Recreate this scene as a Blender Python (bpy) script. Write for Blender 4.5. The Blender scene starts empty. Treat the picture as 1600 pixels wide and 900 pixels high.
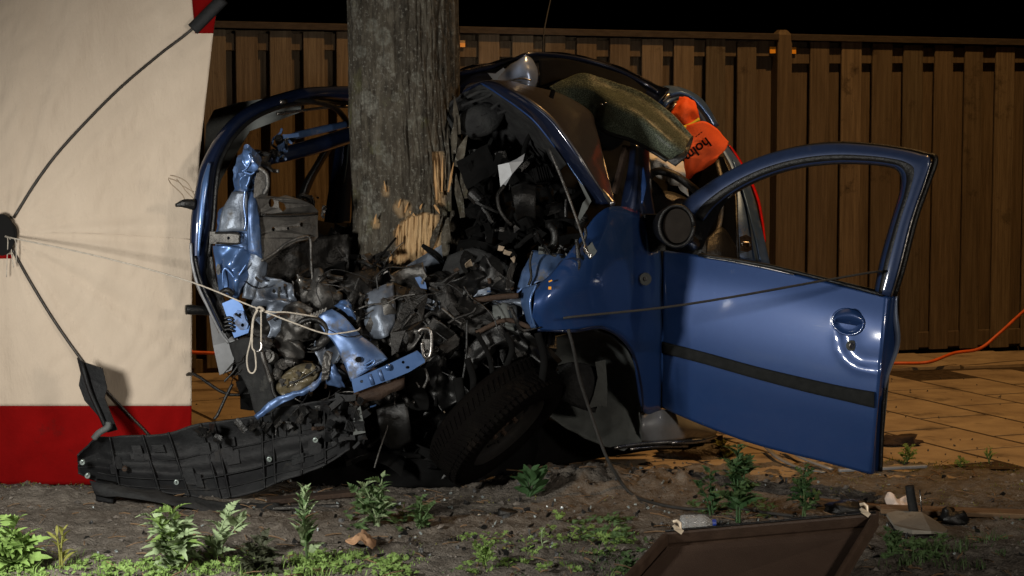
import bpy, bmesh, math, random
from mathutils import Vector, noise, geometry, Matrix
R = math.radians
random.seed(7)
S = bpy.context.scene

# ------------------------------------------------------------------ camera
H = 1.82                       # eye height, metres
FPX = 4000.0                   # focal length in pixels of a 1600 px wide frame
PITCH = math.atan(400 / FPX)
cam_d = bpy.data.cameras.new('camera')
cam_d.sensor_width = 36.0
cam_d.lens = 36.0 * FPX / 1600.0
cam_d.clip_start = 0.1
cam_d.clip_end = 500.0
cam = bpy.data.objects.new('camera', cam_d)
S.collection.objects.link(cam)
cam.location = (0, 0, H)
cam.rotation_euler = (math.pi / 2 - PITCH, 0, 0)
S.camera = cam

# ------------------------------------------------------------------ night sky
W = bpy.data.worlds.new('World')
S.world = W
W.use_nodes = True
nt = W.node_tree
bg = nt.nodes['Background']
sky_t = nt.nodes.new('ShaderNodeTexSky')
sky_t.sky_type = 'NISHITA'
sky_t.sun_disc = False
sky_t.sun_elevation = R(-6.0)
sky_t.sun_rotation = R(200)
nt.links.new(sky_t.outputs[0], bg.inputs[0])
bg.inputs[1].default_value = 0.06

# ------------------------------------------------------------------ lamps
def aim(o, target):
    d = Vector(target) - o.location
    o.rotation_euler = d.to_track_quat('-Z', 'Y').to_euler()

def spot(name, loc, target, power, col, size, blend, radius):
    l = bpy.data.lights.new(name, 'SPOT')
    l.energy = power; l.color = col; l.spot_size = R(size); l.spot_blend = blend
    l.shadow_soft_size = radius
    o = bpy.data.objects.new(name, l)
    S.collection.objects.link(o)
    o.location = loc
    aim(o, target)
    return o
moon_fill = bpy.data.lights.new('moon_fill', 'SUN')  # unseen moon, added as a dim cool fill
moon_fill.energy = 0.012; moon_fill.angle = R(12); moon_fill.color = (.75, .85, 1.0)
moon_fill_o = bpy.data.objects.new('moon_fill', moon_fill); S.collection.objects.link(moon_fill_o)
moon_fill_o.rotation_euler = (R(50), 0, R(-25))
# scene floodlight on a stand at the left, a warm one at the right, sodium street lamp over the pavement
spot('flood_lamp', (-1.98, 7.15, 1.0), (-.9, 9.5, .25), 380, (1.0, .97, .9), 100, .8, .16)
spot('warm_flood_lamp', (4.4, 2.4, 2.5), (.1, 9.8, .5), 800, (1.0, .9, .78), 46, .9, .45)
spot('street_lamp_light', (2.3, 10.9, 7.0), (1.1, 13.2, .4), 1250, (1.0, .55, .2), 74, .8, .09)

S.view_settings.view_transform = 'Standard'
S.view_settings.look = 'None'
S.view_settings.exposure = 0.0
S.view_settings.gamma = 1.0
S.cycles.use_denoising = True
S.cycles.max_bounces = 8
S.cycles.sample_clamp_indirect = 4.0

# ------------------------------------------------------------------ helpers
SP, CP = math.sin(PITCH), math.cos(PITCH)

def ray(px, py):
    x = (px - 800) / FPX; y = (450 - py) / FPX
    return Vector((x, CP + y * SP, -SP + y * CP))

def at(px, py, Y):
    """World point seen at a photo pixel, at the distance Y along the ground axis."""
    r = ray(px, py)
    return Vector((0, 0, H)) + r * (Y / r.y)

def gz(x, y):
    t = min(1, max(0, (y - 10.5) / 3.0))
    return -0.013 * (x - .5) * t

def gnd(px, py, z=0.0):
    r = ray(px, py)
    return Vector((0, 0, H)) + r * ((z - H) / r.z)

WLOC = {}
def base_of(o):
    return WLOC.get(o.name, Vector((0, 0, 0))) if o else Vector((0, 0, 0))

def tag(o, label=None, cat=None, group=None, kind=None):
    if label: o['label'] = label
    if cat: o['category'] = cat
    if group: o['group'] = group
    if kind: o['kind'] = kind
    return o

def thing(name, loc, label, cat, group=None):
    o = bpy.data.objects.new(name, None)
    S.collection.objects.link(o)
    o.location = loc
    WLOC[o.name] = Vector(loc)
    o.empty_display_size = .1
    return tag(o, label, cat, group)

def link(name, me, m, parent=None, smooth=False, origin=None):
    o = bpy.data.objects.new(name, me)
    S.collection.objects.link(o)
    if m:
        for k in (m if isinstance(m, (list, tuple)) else [m]): me.materials.append(k)
    if smooth:
        me.polygons.foreach_set('use_smooth', [True] * len(me.polygons))
    if parent:
        o.parent = parent
        WLOC[o.name] = base_of(parent)
    elif origin is not None:
        o.location = origin
        WLOC[o.name] = Vector(origin)
    return o

def mesh(name, verts, faces, m, parent=None, smooth=False, origin=None, bevel=0, solid=0, sub=0, recalc=True, fmat=None):
    b = base_of(parent) if parent else (Vector(origin) if origin is not None else Vector((0, 0, 0)))
    me = bpy.data.meshes.new(name)
    me.from_pydata([tuple(Vector(v) - b) for v in verts], [], faces)
    if recalc:
        bm = bmesh.new(); bm.from_mesh(me)
        bmesh.ops.recalc_face_normals(bm, faces=bm.faces)
        bm.to_mesh(me); bm.free()
    if fmat: me.polygons.foreach_set('material_index', fmat)
    o = link(name, me, m, parent, smooth, origin)
    if solid:
        md = o.modifiers.new('thick', 'SOLIDIFY'); md.thickness = solid; md.offset = 0
    if bevel:
        md = o.modifiers.new('bevel', 'BEVEL'); md.width = bevel; md.segments = 2; md.limit_method = 'ANGLE'
    if sub:
        md = o.modifiers.new('sub', 'SUBSURF'); md.levels = sub; md.render_levels = sub
    return o

class MB:
    """Collects shapes; build() links them as one mesh object."""
    def __init__(s): s.v = []; s.f = []
    def add(s, v, f):
        k = len(s.v); s.v += [Vector(p) for p in v]; s.f += [tuple(i + k for i in q) for q in f]; return s
    def box(s, c, d, rot=None):
        c = Vector(c); hx, hy, hz = (t / 2 for t in d)
        M = rot or Matrix.Identity(3)
        v = [c + M @ Vector((x * hx, y * hy, z * hz)) for x in (-1, 1) for y in (-1, 1) for z in (-1, 1)]
        return s.add(v, [(0, 1, 3, 2), (4, 6, 7, 5), (0, 4, 5, 1), (2, 3, 7, 6), (0, 2, 6, 4), (1, 5, 7, 3)])
    def tube(s, pts, r, n=8, flat=1.0, cap=True):
        v, f = tube_geo(pts, r, n, flat, cap); return s.add(v, f)
    def disc(s, c, nrm, r, d, n=14):
        nrm = Vector(nrm).normalized()
        return s.tube([Vector(c) - nrm * d / 2, Vector(c) + nrm * d / 2], r, n)
    def build(s, name, m, parent=None, **k): return mesh(name, s.v, s.f, m, parent, **k)

def crom(P, n):
    """Catmull-Rom through points, n steps for each span."""
    P = [Vector(p) for p in P]
    if len(P) < 3:
        return [P[0].lerp(P[1], i / n) for i in range(n + 1)]
    Q = [P[0] * 2 - P[1]] + P + [P[-1] * 2 - P[-2]]
    out = []
    for i in range(1, len(Q) - 2):
        a, b, c, d = Q[i - 1:i + 3]
        for k in range(n):
            t = k / n
            out.append(.5 * ((2 * b) + (c - a) * t + (2 * a - 5 * b + 4 * c - d) * t * t + (3 * b - a - 3 * c + d) * t ** 3))
    out.append(P[-1].copy())
    return out

def tube_geo(pts, r, n=8, flat=1.0, cap=True):
    pts = [Vector(p) for p in pts]; m = len(pts)
    rs = r if isinstance(r, (list, tuple)) else [r] * m
    if len(rs) != m:
        rs = [rs[min(len(rs) - 1, int(i * (len(rs) - 1) / (m - 1)))] + (rs[min(len(rs) - 1, int(i * (len(rs) - 1) / (m - 1)) + 1)] - rs[min(len(rs) - 1, int(i * (len(rs) - 1) / (m - 1)))]) * ((i * (len(rs) - 1) / (m - 1)) % 1) for i in range(m)]
    v = []; f = []
    up = None
    for i, p in enumerate(pts):
        t = (pts[min(i + 1, m - 1)] - pts[max(i - 1, 0)])
        t = t.normalized() if t.length > 1e-9 else Vector((0, 0, 1))
        if up is None:
            up = Vector((0, -1, 0)) if abs(t.y) < .9 else Vector((0, 0, 1))
        a = up - t * up.dot(t)
        a = a.normalized() if a.length > 1e-6 else t.orthogonal().normalized()
        up = a
        b = t.cross(a)
        for k in range(n):
            w = 2 * math.pi * k / n
            v.append(p + (a * math.cos(w) * flat + b * math.sin(w)) * rs[i])
    for i in range(m - 1):
        for k in range(n):
            f.append((i * n + k, i * n + (k + 1) % n, (i + 1) * n + (k + 1) % n, (i + 1) * n + k))
    if cap:
        f.append(tuple(range(n))[::-1]); f.append(tuple((m - 1) * n + k for k in range(n)))
    return v, f

def tube(name, pts, r, m, parent=None, n=8, flat=1.0, steps=6, smooth=True, origin=None):
    if steps > 1: pts = crom(pts, steps)
    v, f = tube_geo(pts, r, n, flat)
    return mesh(name, v, f, m, parent, smooth=smooth, origin=origin)

def A(L): return [at(*p) for p in L]          # list of (px, py, Y) to points

def fbm(p, s, o=4):
    return noise.fractal(Vector(p) * s, 1.0, 2.0, o)

def patch_geo(rows, nu=6, nv=6, crumple=0, cscale=6, seed=0, sharp=0):
    """Surface through a grid of (px, py, Y) rows; crumple pushes it about along its normal in folds."""
    G = [crom([at(*p) for p in r], nu) for r in rows]
    cols = [crom([G[j][i] for j in range(len(G))], nv) for i in range(len(G[0]))]
    nu_, nv_ = len(cols), len(cols[0])
    V = [cols[i][j] for j in range(nv_) for i in range(nu_)]
    if crumple:
        V2 = []
        for j in range(nv_):
            for i in range(nu_):
                p = V[j * nu_ + i]
                du = V[j * nu_ + min(i + 1, nu_ - 1)] - V[j * nu_ + max(i - 1, 0)]
                dv = V[min(j + 1, nv_ - 1) * nu_ + i] - V[max(j - 1, 0) * nu_ + i]
                n_ = du.cross(dv)
                n_ = n_.normalized() if n_.length > 1e-9 else Vector((0, -1, 0))
                q = p * cscale + Vector((seed * 3.1, seed * 1.7, 0))
                a = noise.noise(q); b = noise.noise(q * 2.3 + Vector((9, 0, 0)))
                a = (abs(a) * 2 - .45) * (1 - sharp) + (1 - abs(a) * 3) * sharp * .7
                V2.append(p + n_ * crumple * (a + .5 * b))
        V = V2
    F = [(j * nu_ + i, j * nu_ + i + 1, (j + 1) * nu_ + i + 1, (j + 1) * nu_ + i) for j in range(nv_ - 1) for i in range(nu_ - 1)]
    return V, F

def patch(name, rows, m, parent=None, nu=6, nv=6, thick=.004, crumple=0, cscale=6, seed=0, smooth=True, origin=None, sharp=0):
    V, F = patch_geo(rows, nu, nv, crumple, cscale, seed, sharp)
    return mesh(name, V, F, m, parent, smooth=smooth, solid=thick, origin=origin)

def plate(name, outline, m, parent=None, thick=.006, holes=(), bevel=.0015, origin=None, bump=0):
    """Flat or bent sheet with an outline of (px, py, Y) and cut-out holes, given its thickness to the back."""
    loops = [A(outline)] + [A(h) for h in holes]
    flat2 = [[Vector((p.x, p.z, 0)) for p in l] for l in loops]
    tris = geometry.tessellate_polygon(flat2)
    P = [p for l in loops for p in l]
    n = len(P)
    back = Vector((0, thick, 0))
    V = P + [p + back for p in P]
    F = [tuple(t) for t in tris] + [tuple(i + n for i in t[::-1]) for t in tris]
    k = 0
    for l in loops:
        for i in range(len(l)):
            a, b = k + i, k + (i + 1) % len(l)
            F.append((a, b, b + n, a + n))
        k += len(l)
    return mesh(name, V, F, m, parent, origin=origin)

def ell(cx, cy, rx, ry, Y, n=10):
    return [(cx + rx * math.cos(2 * math.pi * i / n), cy + ry * math.sin(2 * math.pi * i / n), Y) for i in range(n)]

# ------------------------------------------------------------------ materials
def mat(name, col, rough=.6, metal=0.0, col2=None, vscale=6, vamt=.5, bump=0.0, bscale=30, coat=0.0, dirt=None, damt=0.0,
        dscale=5, stretch=(1, 1, 1), trans=0.0, ior=1.45, spec=.5, rvar=0.0, sub=0.0, flake=0.0, detail=6, coat_rough=.06, world=False, scratch=None):
    m = bpy.data.materials.new(name); m.use_nodes = True
    t = m.node_tree; N = t.nodes; L = t.links
    b = N['Principled BSDF']
    tc = N.new('ShaderNodeTexCoord'); mp = N.new('ShaderNodeMapping')
    mp.inputs['Scale'].default_value = stretch
    pos = tc.outputs['Object']
    if world: pos = N.new('ShaderNodeNewGeometry').outputs['Position']
    L.new(pos, mp.inputs[0])
    c2 = col2 or tuple(c * .55 for c in col)
    n1 = N.new('ShaderNodeTexNoise'); n1.inputs['Scale'].default_value = vscale; n1.inputs['Detail'].default_value = detail
    n1.inputs['Roughness'].default_value = .62
    L.new(mp.outputs[0], n1.inputs['Vector'])
    rm = N.new('ShaderNodeValToRGB')
    rm.color_ramp.elements[0].position = .5 - .5 * max(.05, 1 - vamt) * .6; rm.color_ramp.elements[1].position = .5 + .5 * max(.05, 1 - vamt) * .6
    rm.color_ramp.elements[0].color = (*c2, 1); rm.color_ramp.elements[1].color = (*col, 1)
    L.new(n1.outputs['Fac'], rm.inputs[0])
    out = rm.outputs[0]
    rough_sock = None
    if dirt:
        n2 = N.new('ShaderNodeTexNoise'); n2.inputs['Scale'].default_value = dscale; n2.inputs['Detail'].default_value = 9
        n2.inputs['Roughness'].default_value = .7
        L.new(pos, n2.inputs['Vector'])
        r2 = N.new('ShaderNodeValToRGB')
        r2.color_ramp.elements[0].position = .62 - damt * .4; r2.color_ramp.elements[1].position = .74 - damt * .3
        L.new(n2.outputs['Fac'], r2.inputs[0])
        mx = N.new('ShaderNodeMix'); mx.data_type = 'RGBA'
        L.new(r2.outputs[0], mx.inputs[0]); L.new(out, mx.inputs[6]); mx.inputs[7].default_value = (*dirt, 1)
        out = mx.outputs[2]
        mr = N.new('ShaderNodeMapRange'); mr.inputs[3].default_value = rough; mr.inputs[4].default_value = .9
        L.new(r2.outputs[0], mr.inputs[0]); L.new(mr.outputs[0], b.inputs['Roughness'])
        mm = N.new('ShaderNodeMapRange'); mm.inputs[3].default_value = metal; mm.inputs[4].default_value = 0
        L.new(r2.outputs[0], mm.inputs[0]); L.new(mm.outputs[0], b.inputs['Metallic'])
        if coat:
            mc = N.new('ShaderNodeMapRange'); mc.inputs[3].default_value = coat; mc.inputs[4].default_value = 0
            L.new(r2.outputs[0], mc.inputs[0]); L.new(mc.outputs[0], b.inputs['Coat Weight'])
    else:
        b.inputs['Metallic'].default_value = metal
        b.inputs['Coat Weight'].default_value = coat
        if rvar:
            mr = N.new('ShaderNodeMapRange'); mr.inputs[3].default_value = max(.02, rough - rvar); mr.inputs[4].default_value = min(1, rough + rvar)
            L.new(n1.outputs['Fac'], mr.inputs[0]); L.new(mr.outputs[0], b.inputs['Roughness'])
        else:
            b.inputs['Roughness'].default_value = rough
    b.inputs['Coat Roughness'].default_value = coat_rough
    if scratch:
        m4 = N.new('ShaderNodeMapping'); m4.inputs['Scale'].default_value = (1.2, 1.2, 26); m4.inputs['Rotation'].default_value = (0, R(14), 0)
        L.new(pos, m4.inputs[0])
        n4 = N.new('ShaderNodeTexNoise'); n4.inputs['Scale'].default_value = 9; n4.inputs['Detail'].default_value = 10; n4.inputs['Roughness'].default_value = .75
        L.new(m4.outputs[0], n4.inputs['Vector'])
        n5 = N.new('ShaderNodeTexNoise'); n5.inputs['Scale'].default_value = 3.5; n5.inputs['Detail'].default_value = 5
        L.new(pos, n5.inputs['Vector'])
        mu = N.new('ShaderNodeMath'); mu.operation = 'MULTIPLY'
        L.new(n4.outputs['Fac'], mu.inputs[0]); L.new(n5.outputs['Fac'], mu.inputs[1])
        r4 = N.new('ShaderNodeMapRange'); r4.inputs[1].default_value = .34; r4.inputs[2].default_value = .42; r4.inputs[4].default_value = .3
        L.new(mu.outputs[0], r4.inputs[0])
        x4 = N.new('ShaderNodeMix'); x4.data_type = 'RGBA'; x4.inputs[7].default_value = (*scratch, 1)
        L.new(r4.outputs[0], x4.inputs[0]); L.new(out, x4.inputs[6]); out = x4.outputs[2]
    L.new(out, b.inputs['Base Color'])
    b.inputs['Specular IOR Level'].default_value = spec
    b.inputs['IOR'].default_value = ior
    if trans: b.inputs['Transmission Weight'].default_value = trans
    if bump or flake:
        n3 = N.new('ShaderNodeTexNoise'); n3.inputs['Scale'].default_value = bscale; n3.inputs['Detail'].default_value = 8
        n3.inputs['Roughness'].default_value = .65
        L.new(mp.outputs[0], n3.inputs['Vector'])
        bp = N.new('ShaderNodeBump'); bp.inputs['Strength'].default_value = bump; bp.inputs['Distance'].default_value = .02
        L.new(n3.outputs['Fac'], bp.inputs['Height']); L.new(bp.outputs[0], b.inputs['Normal'])
    return m
# ------------------------------------------------------------------ setting materials
M = {}
M['soil'] = mat('soil', (.19, .168, .142), .95, col2=(.08, .068, .056), vscale=14, vamt=.35, bump=1.0, bscale=70, dirt=(.09, .074, .058), damt=.12, dscale=3.2, spec=.2)
M['slab'] = mat('paving_slab', (.34, .27, .18), .9, col2=(.2, .15, .1), vscale=5, vamt=.3, bump=.25, bscale=90, dirt=(.1, .075, .05), damt=.22, dscale=3.0, spec=.3, world=True)
M['wood'] = mat('fence_wood', (.27, .165, .082), .8, col2=(.13, .075, .036), vscale=7, vamt=.35, bump=.5, bscale=40, stretch=(9, 9, .45), dirt=(.09, .055, .03), damt=.06, dscale=4, spec=.25)
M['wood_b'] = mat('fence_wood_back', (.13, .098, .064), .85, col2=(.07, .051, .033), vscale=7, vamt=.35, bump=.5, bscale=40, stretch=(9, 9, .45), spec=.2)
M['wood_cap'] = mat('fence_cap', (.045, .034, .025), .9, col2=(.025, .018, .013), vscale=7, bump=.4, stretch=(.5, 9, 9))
M['reflector'] = mat('amber_bracket', (.9, .42, .03), .35, col2=(.75, .3, .02), vscale=60, vamt=.3)
M['canvas'] = mat('canvas', (.50, .42, .335), .85, col2=(.42, .345, .27), vscale=2.5, vamt=.2, bump=.8, bscale=5, stretch=(1.2, 1, .4), dirt=(.42, .35, .28), damt=.05, dscale=6, spec=.2)
M['canvas_red'] = mat('red_canvas', (.2, .003, .003), .95, col2=(.11, .002, .002), vscale=3, vamt=.2, bump=.5, bscale=6, dirt=(.07, .006, .005), damt=.06, dscale=4, spec=.06)
M['black_plastic'] = mat('black_plastic', (.013, .014, .015), .6, col2=(.008, .008, .009), vscale=12, bump=.25, bscale=60, dirt=(.032, .030, .027), damt=.04, dscale=9, spec=.25)
M['hub_black'] = mat('hub_plastic', (.006, .006, .006), .8, col2=(.004, .004, .004), spec=.15)
M['rod'] = mat('tent_rod', (.03, .025, .02), .4, vscale=20)
M['cord'] = mat('pale_cord', (.5, .45, .38), .8, vscale=60, vamt=.2, bump=.3, bscale=300)
M['dark_cord'] = mat('dark_cord', (.025, .024, .022), .75, vscale=60, bump=.3, bscale=300)
M['orange_cable'] = mat('orange_cable', (.75, .12, .015), .5, vscale=30, vamt=.2)

# ------------------------------------------------------------------ sky backdrop is the world; ground sheet and soil
def soil_h(x, y):
    h = .012 * fbm((x, y, 0), 2.2) + .014 * fbm((x, y, 3), 9, 4) + .011 * abs(fbm((x, y, 7), 24, 3))
    # churned mound behind the wheel and the ruts it left
    h += .10 * math.exp(-(((x - .18) / .28) ** 2 + ((y - 10.05) / .18) ** 2)) * (.8 + .5 * fbm((x, y, 5), 12, 4))
    h += .06 * math.exp(-(((x - .55) / .35) ** 2 + ((y - 10.15) / .2) ** 2)) * (.8 + .6 * fbm((x, y, 9), 14, 4))
    h += .05 * math.exp(-(((x + 1.9) / .7) ** 2 + ((y - 9.85) / .12) ** 2))
    h -= .02 * math.exp(-(((y - 9.25 - .1 * math.sin(x * 2)) / .12) ** 2))
    e = min(1, max(0, (10.95 + .12 * noise.noise(Vector((x * 2, 0, 0))) + .04 * noise.noise(Vector((x * 9, 0, 0))) - y) / .25))
    return h * e - .05 * (1 - e) + gz(x, y)

def build_soil():
    x0, x1, y0, y1 = -3.2, 3.4, 7.2, 11.3
    nx, ny = 560, 420
    V = []; F = []
    for j in range(ny + 1):
        y = y0 + (y1 - y0) * j / ny
        for i in range(nx + 1):
            x = x0 + (x1 - x0) * i / nx
            V.append((x, y, soil_h(x, y)))
    for j in range(ny):
        for i in range(nx):
            a = j * (nx + 1) + i
            F.append((a, a + 1, a + nx + 2, a + nx + 1))
    return tag(mesh('soil_ground', V, F, M['soil'], smooth=True, recalc=False), kind='structure')
build_soil()
g = []
for (x, y) in ((-60, -20), (60, -20), (60, 120), (-60, 120)): g.append((x, y, -.09))
tag(mesh('ground', g, [(0, 1, 2, 3)], M['soil']), kind='structure')

# pavement: bed and slabs laid at a slant to the fence
M['joint'] = mat('joint_dirt', (.07, .052, .035), .95, col2=(.03, .022, .015), vscale=30, spec=.1)
bv, bf = [], []
for j in range(25):
    for i in range(13):
        x, y = -4 + 9 * i / 12, 10.6 + 6.4 * j / 24
        bv.append((x, y, gz(x, y) - .0025))
bf = [(j * 13 + i, j * 13 + i + 1, (j + 1) * 13 + i + 1, (j + 1) * 13 + i) for j in range(24) for i in range(12)]
pave = tag(mesh('pavement', bv, bf, M['joint']), kind='structure')
slab_me = {}
def slab_mesh(w, d, k):
    key = (round(w, 3), round(d, 3), k)
    if key not in slab_me:
        mb = MB().box((0, 0, -.02), (w - .022, d - .022, .04))
        o = mb.build('paving_slab', M['slab'], bevel=0)
        bm = bmesh.new(); bm.from_mesh(o.data)
        bmesh.ops.bevel(bm, geom=[e for e in bm.edges if all(v.co.z > -.001 for v in e.verts)], offset=.001, segments=1, affect='EDGES')
        bm.to_mesh(o.data); bm.free()
        slab_me[key] = o.data
        bpy.data.objects.remove(o)
    return slab_me[key]
rr = random.Random(3)
ang = R(-65.7)
SW, SD = .60, .39
ca, sa = math.cos(ang), math.sin(ang)
for i in range(-14, 15):
    for j in range(-18, 18):
        u = (i + (.5 if j % 2 else 0)) * SW; w = j * SD
        x = .8 + u * ca - w * sa; y = 12.2 + u * sa + w * ca
        if y < 10.55 or y > 13.75 or x < -2.4 or x > 4.6: continue
        o = bpy.data.objects.new('paving_slab', slab_mesh(SW, SD, 0)); S.collection.objects.link(o)
        t_ = min(1, max(0, (y - 10.5) / 3))
        qn = Vector((0, 0, 1)).rotation_difference(Vector((.013 * t_ + rr.uniform(-.001, .001), .013 * (x - .5) / 3 + rr.uniform(-.001, .001), 1)))
        o.location = (x, y, gz(x, y) + rr.uniform(-.0004, .0004)); o.rotation_euler = (qn.to_matrix() @ Matrix.Rotation(ang + R(rr.uniform(-.4, .4)), 3, 'Z')).to_euler()
        o.parent = pave
# straight row of edging slabs along the fence foot
FA = at(420, 300, 13.5); FB = at(1430, 300, 14.6)
fd = Vector((FB.x - FA.x, FB.y - FA.y, 0)).normalized(); fn = Vector((fd.y, -fd.x, 0))
for i in range(-3, 16):
    p = Vector((FA.x, FA.y, 0)) + fd * (i * .5) + fn * .33
    o = bpy.data.objects.new('edging_slab', slab_mesh(.5, .6, 1)); S.collection.objects.link(o)
    o.location = (p.x, p.y, gz(p.x, p.y) + .012 + rr.uniform(-.002, .002)); o.rotation_euler = (0, 0, math.atan2(fd.y, fd.x))
    o.parent = pave

# ------------------------------------------------------------------ fence
def fence_s(px):
    """Distance along the fence line of the point seen in column px."""
    k = (px - 800) / FPX / (CP)      # x/y of the column near the fence's mid height
    k = (px - 800) / (FPX * CP + (450 - 300) * SP)
    # FA + s*fd with x = k*y
    return (k * FA.y - FA.x) / (fd.x - k * fd.y)
def fence_pt(s, dy=0): 
    p = Vector((FA.x, FA.y, 0)) + fd * s + fn * -dy
    return p
def ftop(s):                    # world height of the fence top: falls a little to the right
    return 1.875 - .021 * s
fence = thing('wooden_fence', fence_pt(1.8), 'tall brown wooden fence of overlapping upright boards behind the wreck', 'fence')
frot = Matrix.Rotation(math.atan2(fd.y, fd.x), 3, 'Z')
def board(name, s, w, dy, z0, z1, th, m, tilt=0):
    p = fence_pt(s, dy); 
    mb = MB().box((p.x, p.y, (z0 + z1) / 2), (w, th, z1 - z0), frot @ Matrix.Rotation(R(tilt), 3, 'Y'))
    o = mb.build(name, m, fence)
    md = o.modifiers.new('bevel', 'BEVEL'); md.width = .003; md.segments = 1
    return o
rf = random.Random(11)
posts = [fence_s(p) for p in (190, 703, 1218, 1726, 2222)]
edges = [[158 + 52.6 * k for k in range(1)] + [214, 266, 318, 369, 421, 474, 525, 576, 627],
         [746, 797, 848, 898, 949, 999, 1048, 1098, 1147], [1260, 1309, 1357, 1405, 1453, 1500, 1548, 1595, 1642, 1688], [1768 + 46.5 * k for k in range(10)]]
woods = []
for k in range(7):
    f_ = rf.uniform(.75, 1.6); h_ = rf.uniform(-.01, .02)
    woods.append(mat('fence_board_%d' % k, (.155 * f_, (.122 + h_ * .4) * f_, (.083 + h_ * .4) * f_), .85, col2=(.075 * f_, .055 * f_, .036 * f_), vscale=rf.uniform(5, 9), vamt=.3, bump=.5, bscale=40,
                     stretch=(9, 9, .4), dirt=(.035, .026, .018), damt=rf.uniform(.0, .18), dscale=rf.uniform(3, 7), spec=.25))
for E in edges:
    for a, e in enumerate(E):
        s0 = fence_s(e); s1 = s0 + .119 + rf.uniform(-.006, .005)
        s = (s0 + s1) / 2
        g0 = gz(fence_pt(s).x, 14)
        board('board', s, s1 - s0, -.026, g0 + .03, ftop(s) - .045 + rf.uniform(-.004, .004), .018, rf.choice(woods), rf.uniform(-.15, .15))
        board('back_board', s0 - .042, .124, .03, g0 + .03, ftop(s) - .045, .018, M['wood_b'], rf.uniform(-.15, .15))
for a, b in zip(posts[:-1], posts[1:]):
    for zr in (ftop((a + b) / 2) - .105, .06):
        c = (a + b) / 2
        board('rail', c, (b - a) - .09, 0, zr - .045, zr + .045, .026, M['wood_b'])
    c = (a + b) / 2
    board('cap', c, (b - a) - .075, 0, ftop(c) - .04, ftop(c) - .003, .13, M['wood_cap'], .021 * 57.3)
    for s in (a + .062, b - .062):
        if s == posts[0] + .062: continue
        p = fence_pt(s, -.026); z = ftop(s) - .095
        mb = MB().box((p.x, p.y, z), (.034, .006, .036), frot)
        mb.build('bracket', M['reflector'], fence)
for s in posts:
    for d_ in (-.115, .105):
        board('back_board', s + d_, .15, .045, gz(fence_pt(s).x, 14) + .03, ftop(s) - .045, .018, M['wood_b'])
    p = fence_pt(s, -.012); z1 = ftop(s) - .01
    v = []
    for zz, q in ((gz(p.x, 14) - .1, .043), (z1, .043), (z1 + .028, .02)):
        for dx, dy in ((-1, -1), (1, -1), (1, 1), (-1, 1)):
            v.append(Vector((p.x, p.y, zz)) + frot @ Vector((dx * q, dy * q, 0)))
    f = [(k + i, k + (i + 1) % 4, k + 4 + (i + 1) % 4, k + 4 + i) for k in (0, 4) for i in range(4)] + [(8, 9, 10, 11), (3, 2, 1, 0)]
    mesh('post', v, f, M['wood_b'], fence)
tag(tube('orange_cable', [at(300, 549, 13.0), at(345, 552, 13.0)] + [gnd(1180, 578) + Vector((0, 0, .01)), gnd(1300, 573) + Vector((0, 0, .012)), gnd(1400, 571) + Vector((0, 0, .012)), at(1450, 566, 13.9), at(1490, 552, 14.0), at(1530, 545, 14.05), at(1560, 522, 14.1), at(1600, 486, 14.12), at(1640, 455, 14.12)], .009, M['orange_cable'], origin=gnd(1400, 571)),
    'bright orange cable trailing along the foot of the fence', 'cable')

# ------------------------------------------------------------------ tent screen
TENT_Y = 10.2
tent = thing('privacy_screen', gnd(60, 742), 'tall cream canvas privacy screen with red borders and crossing poles', 'screen')
def tent_edge(py):              # right edge column of the panel
    P = [(-260, 372), (0, 341), (55, 333), (240, 312), (430, 300), (770, 299)]
    for (a, b), (c, d) in zip(P[:-1], P[1:]):
        if a <= py <= c: return b + (d - b) * (py - a) / (c - a)
    return 299
def tent_bottom(px): return 757 - px * .03
HUB = (10, 365)
def tent_pt(u, py):
    """u 0..1 from far left to the right edge; bulges out to the hub as pop-up panels do."""
    xr = tent_edge(py); xl = -330
    px = xl + (xr - xl) * u
    d = math.hypot(px - HUB[0], (py - HUB[1]) * .9)
    Y = TENT_Y - .16 * max(0, 1 - d / 420) - .035 * math.sin(u * 9) * (py - 365) / 400
    # radiating tension folds
    a_ = math.atan2(py - HUB[1], px - HUB[0])
    Y += .006 * math.sin(a_ * 23 + 3 * noise.noise(Vector((a_ * 5, 1, 0)))) * math.exp(-d / 120) + .009 * math.sin(a_ * 17 + 4 * noise.noise(Vector((a_ * 3, 0, 0)))) * min(1, d / 200) * .7
    Y += .006 * noise.noise(Vector((px * .012 + py * .006, py * .006 - px * .003, 0))) + .005 * (1 - abs(noise.noise(Vector((px * .03 + py * .02, py * .012 - px * .01, 5)))) * 2)
    return at(px, py, Y)
def tent_part(name, ys, m, us=None, parent=tent):
    us = us or [i / 180 for i in range(181)]
    V = [tent_pt(u, y if not callable(y) else y(u)) for y in ys for u in us]
    n = len(us)
    F = [(j * n + i, j * n + i + 1, (j + 1) * n + i + 1, (j + 1) * n + i) for j in range(len(ys) - 1) for i in range(n - 1)]
    return mesh(name, V, F, m, parent, smooth=True, solid=.003)
def red_line(py, u): return py + 4 * math.sin(u * 7)
ys = [(-250 + 884 * k / 180) for k in range(181)]
tent_part('canvas', ys, M['canvas'])
yb = [(634 + (757 - 634) * k / 20) for k in range(21)]
tent_part('red_border', yb, M['canvas_red'])
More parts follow.
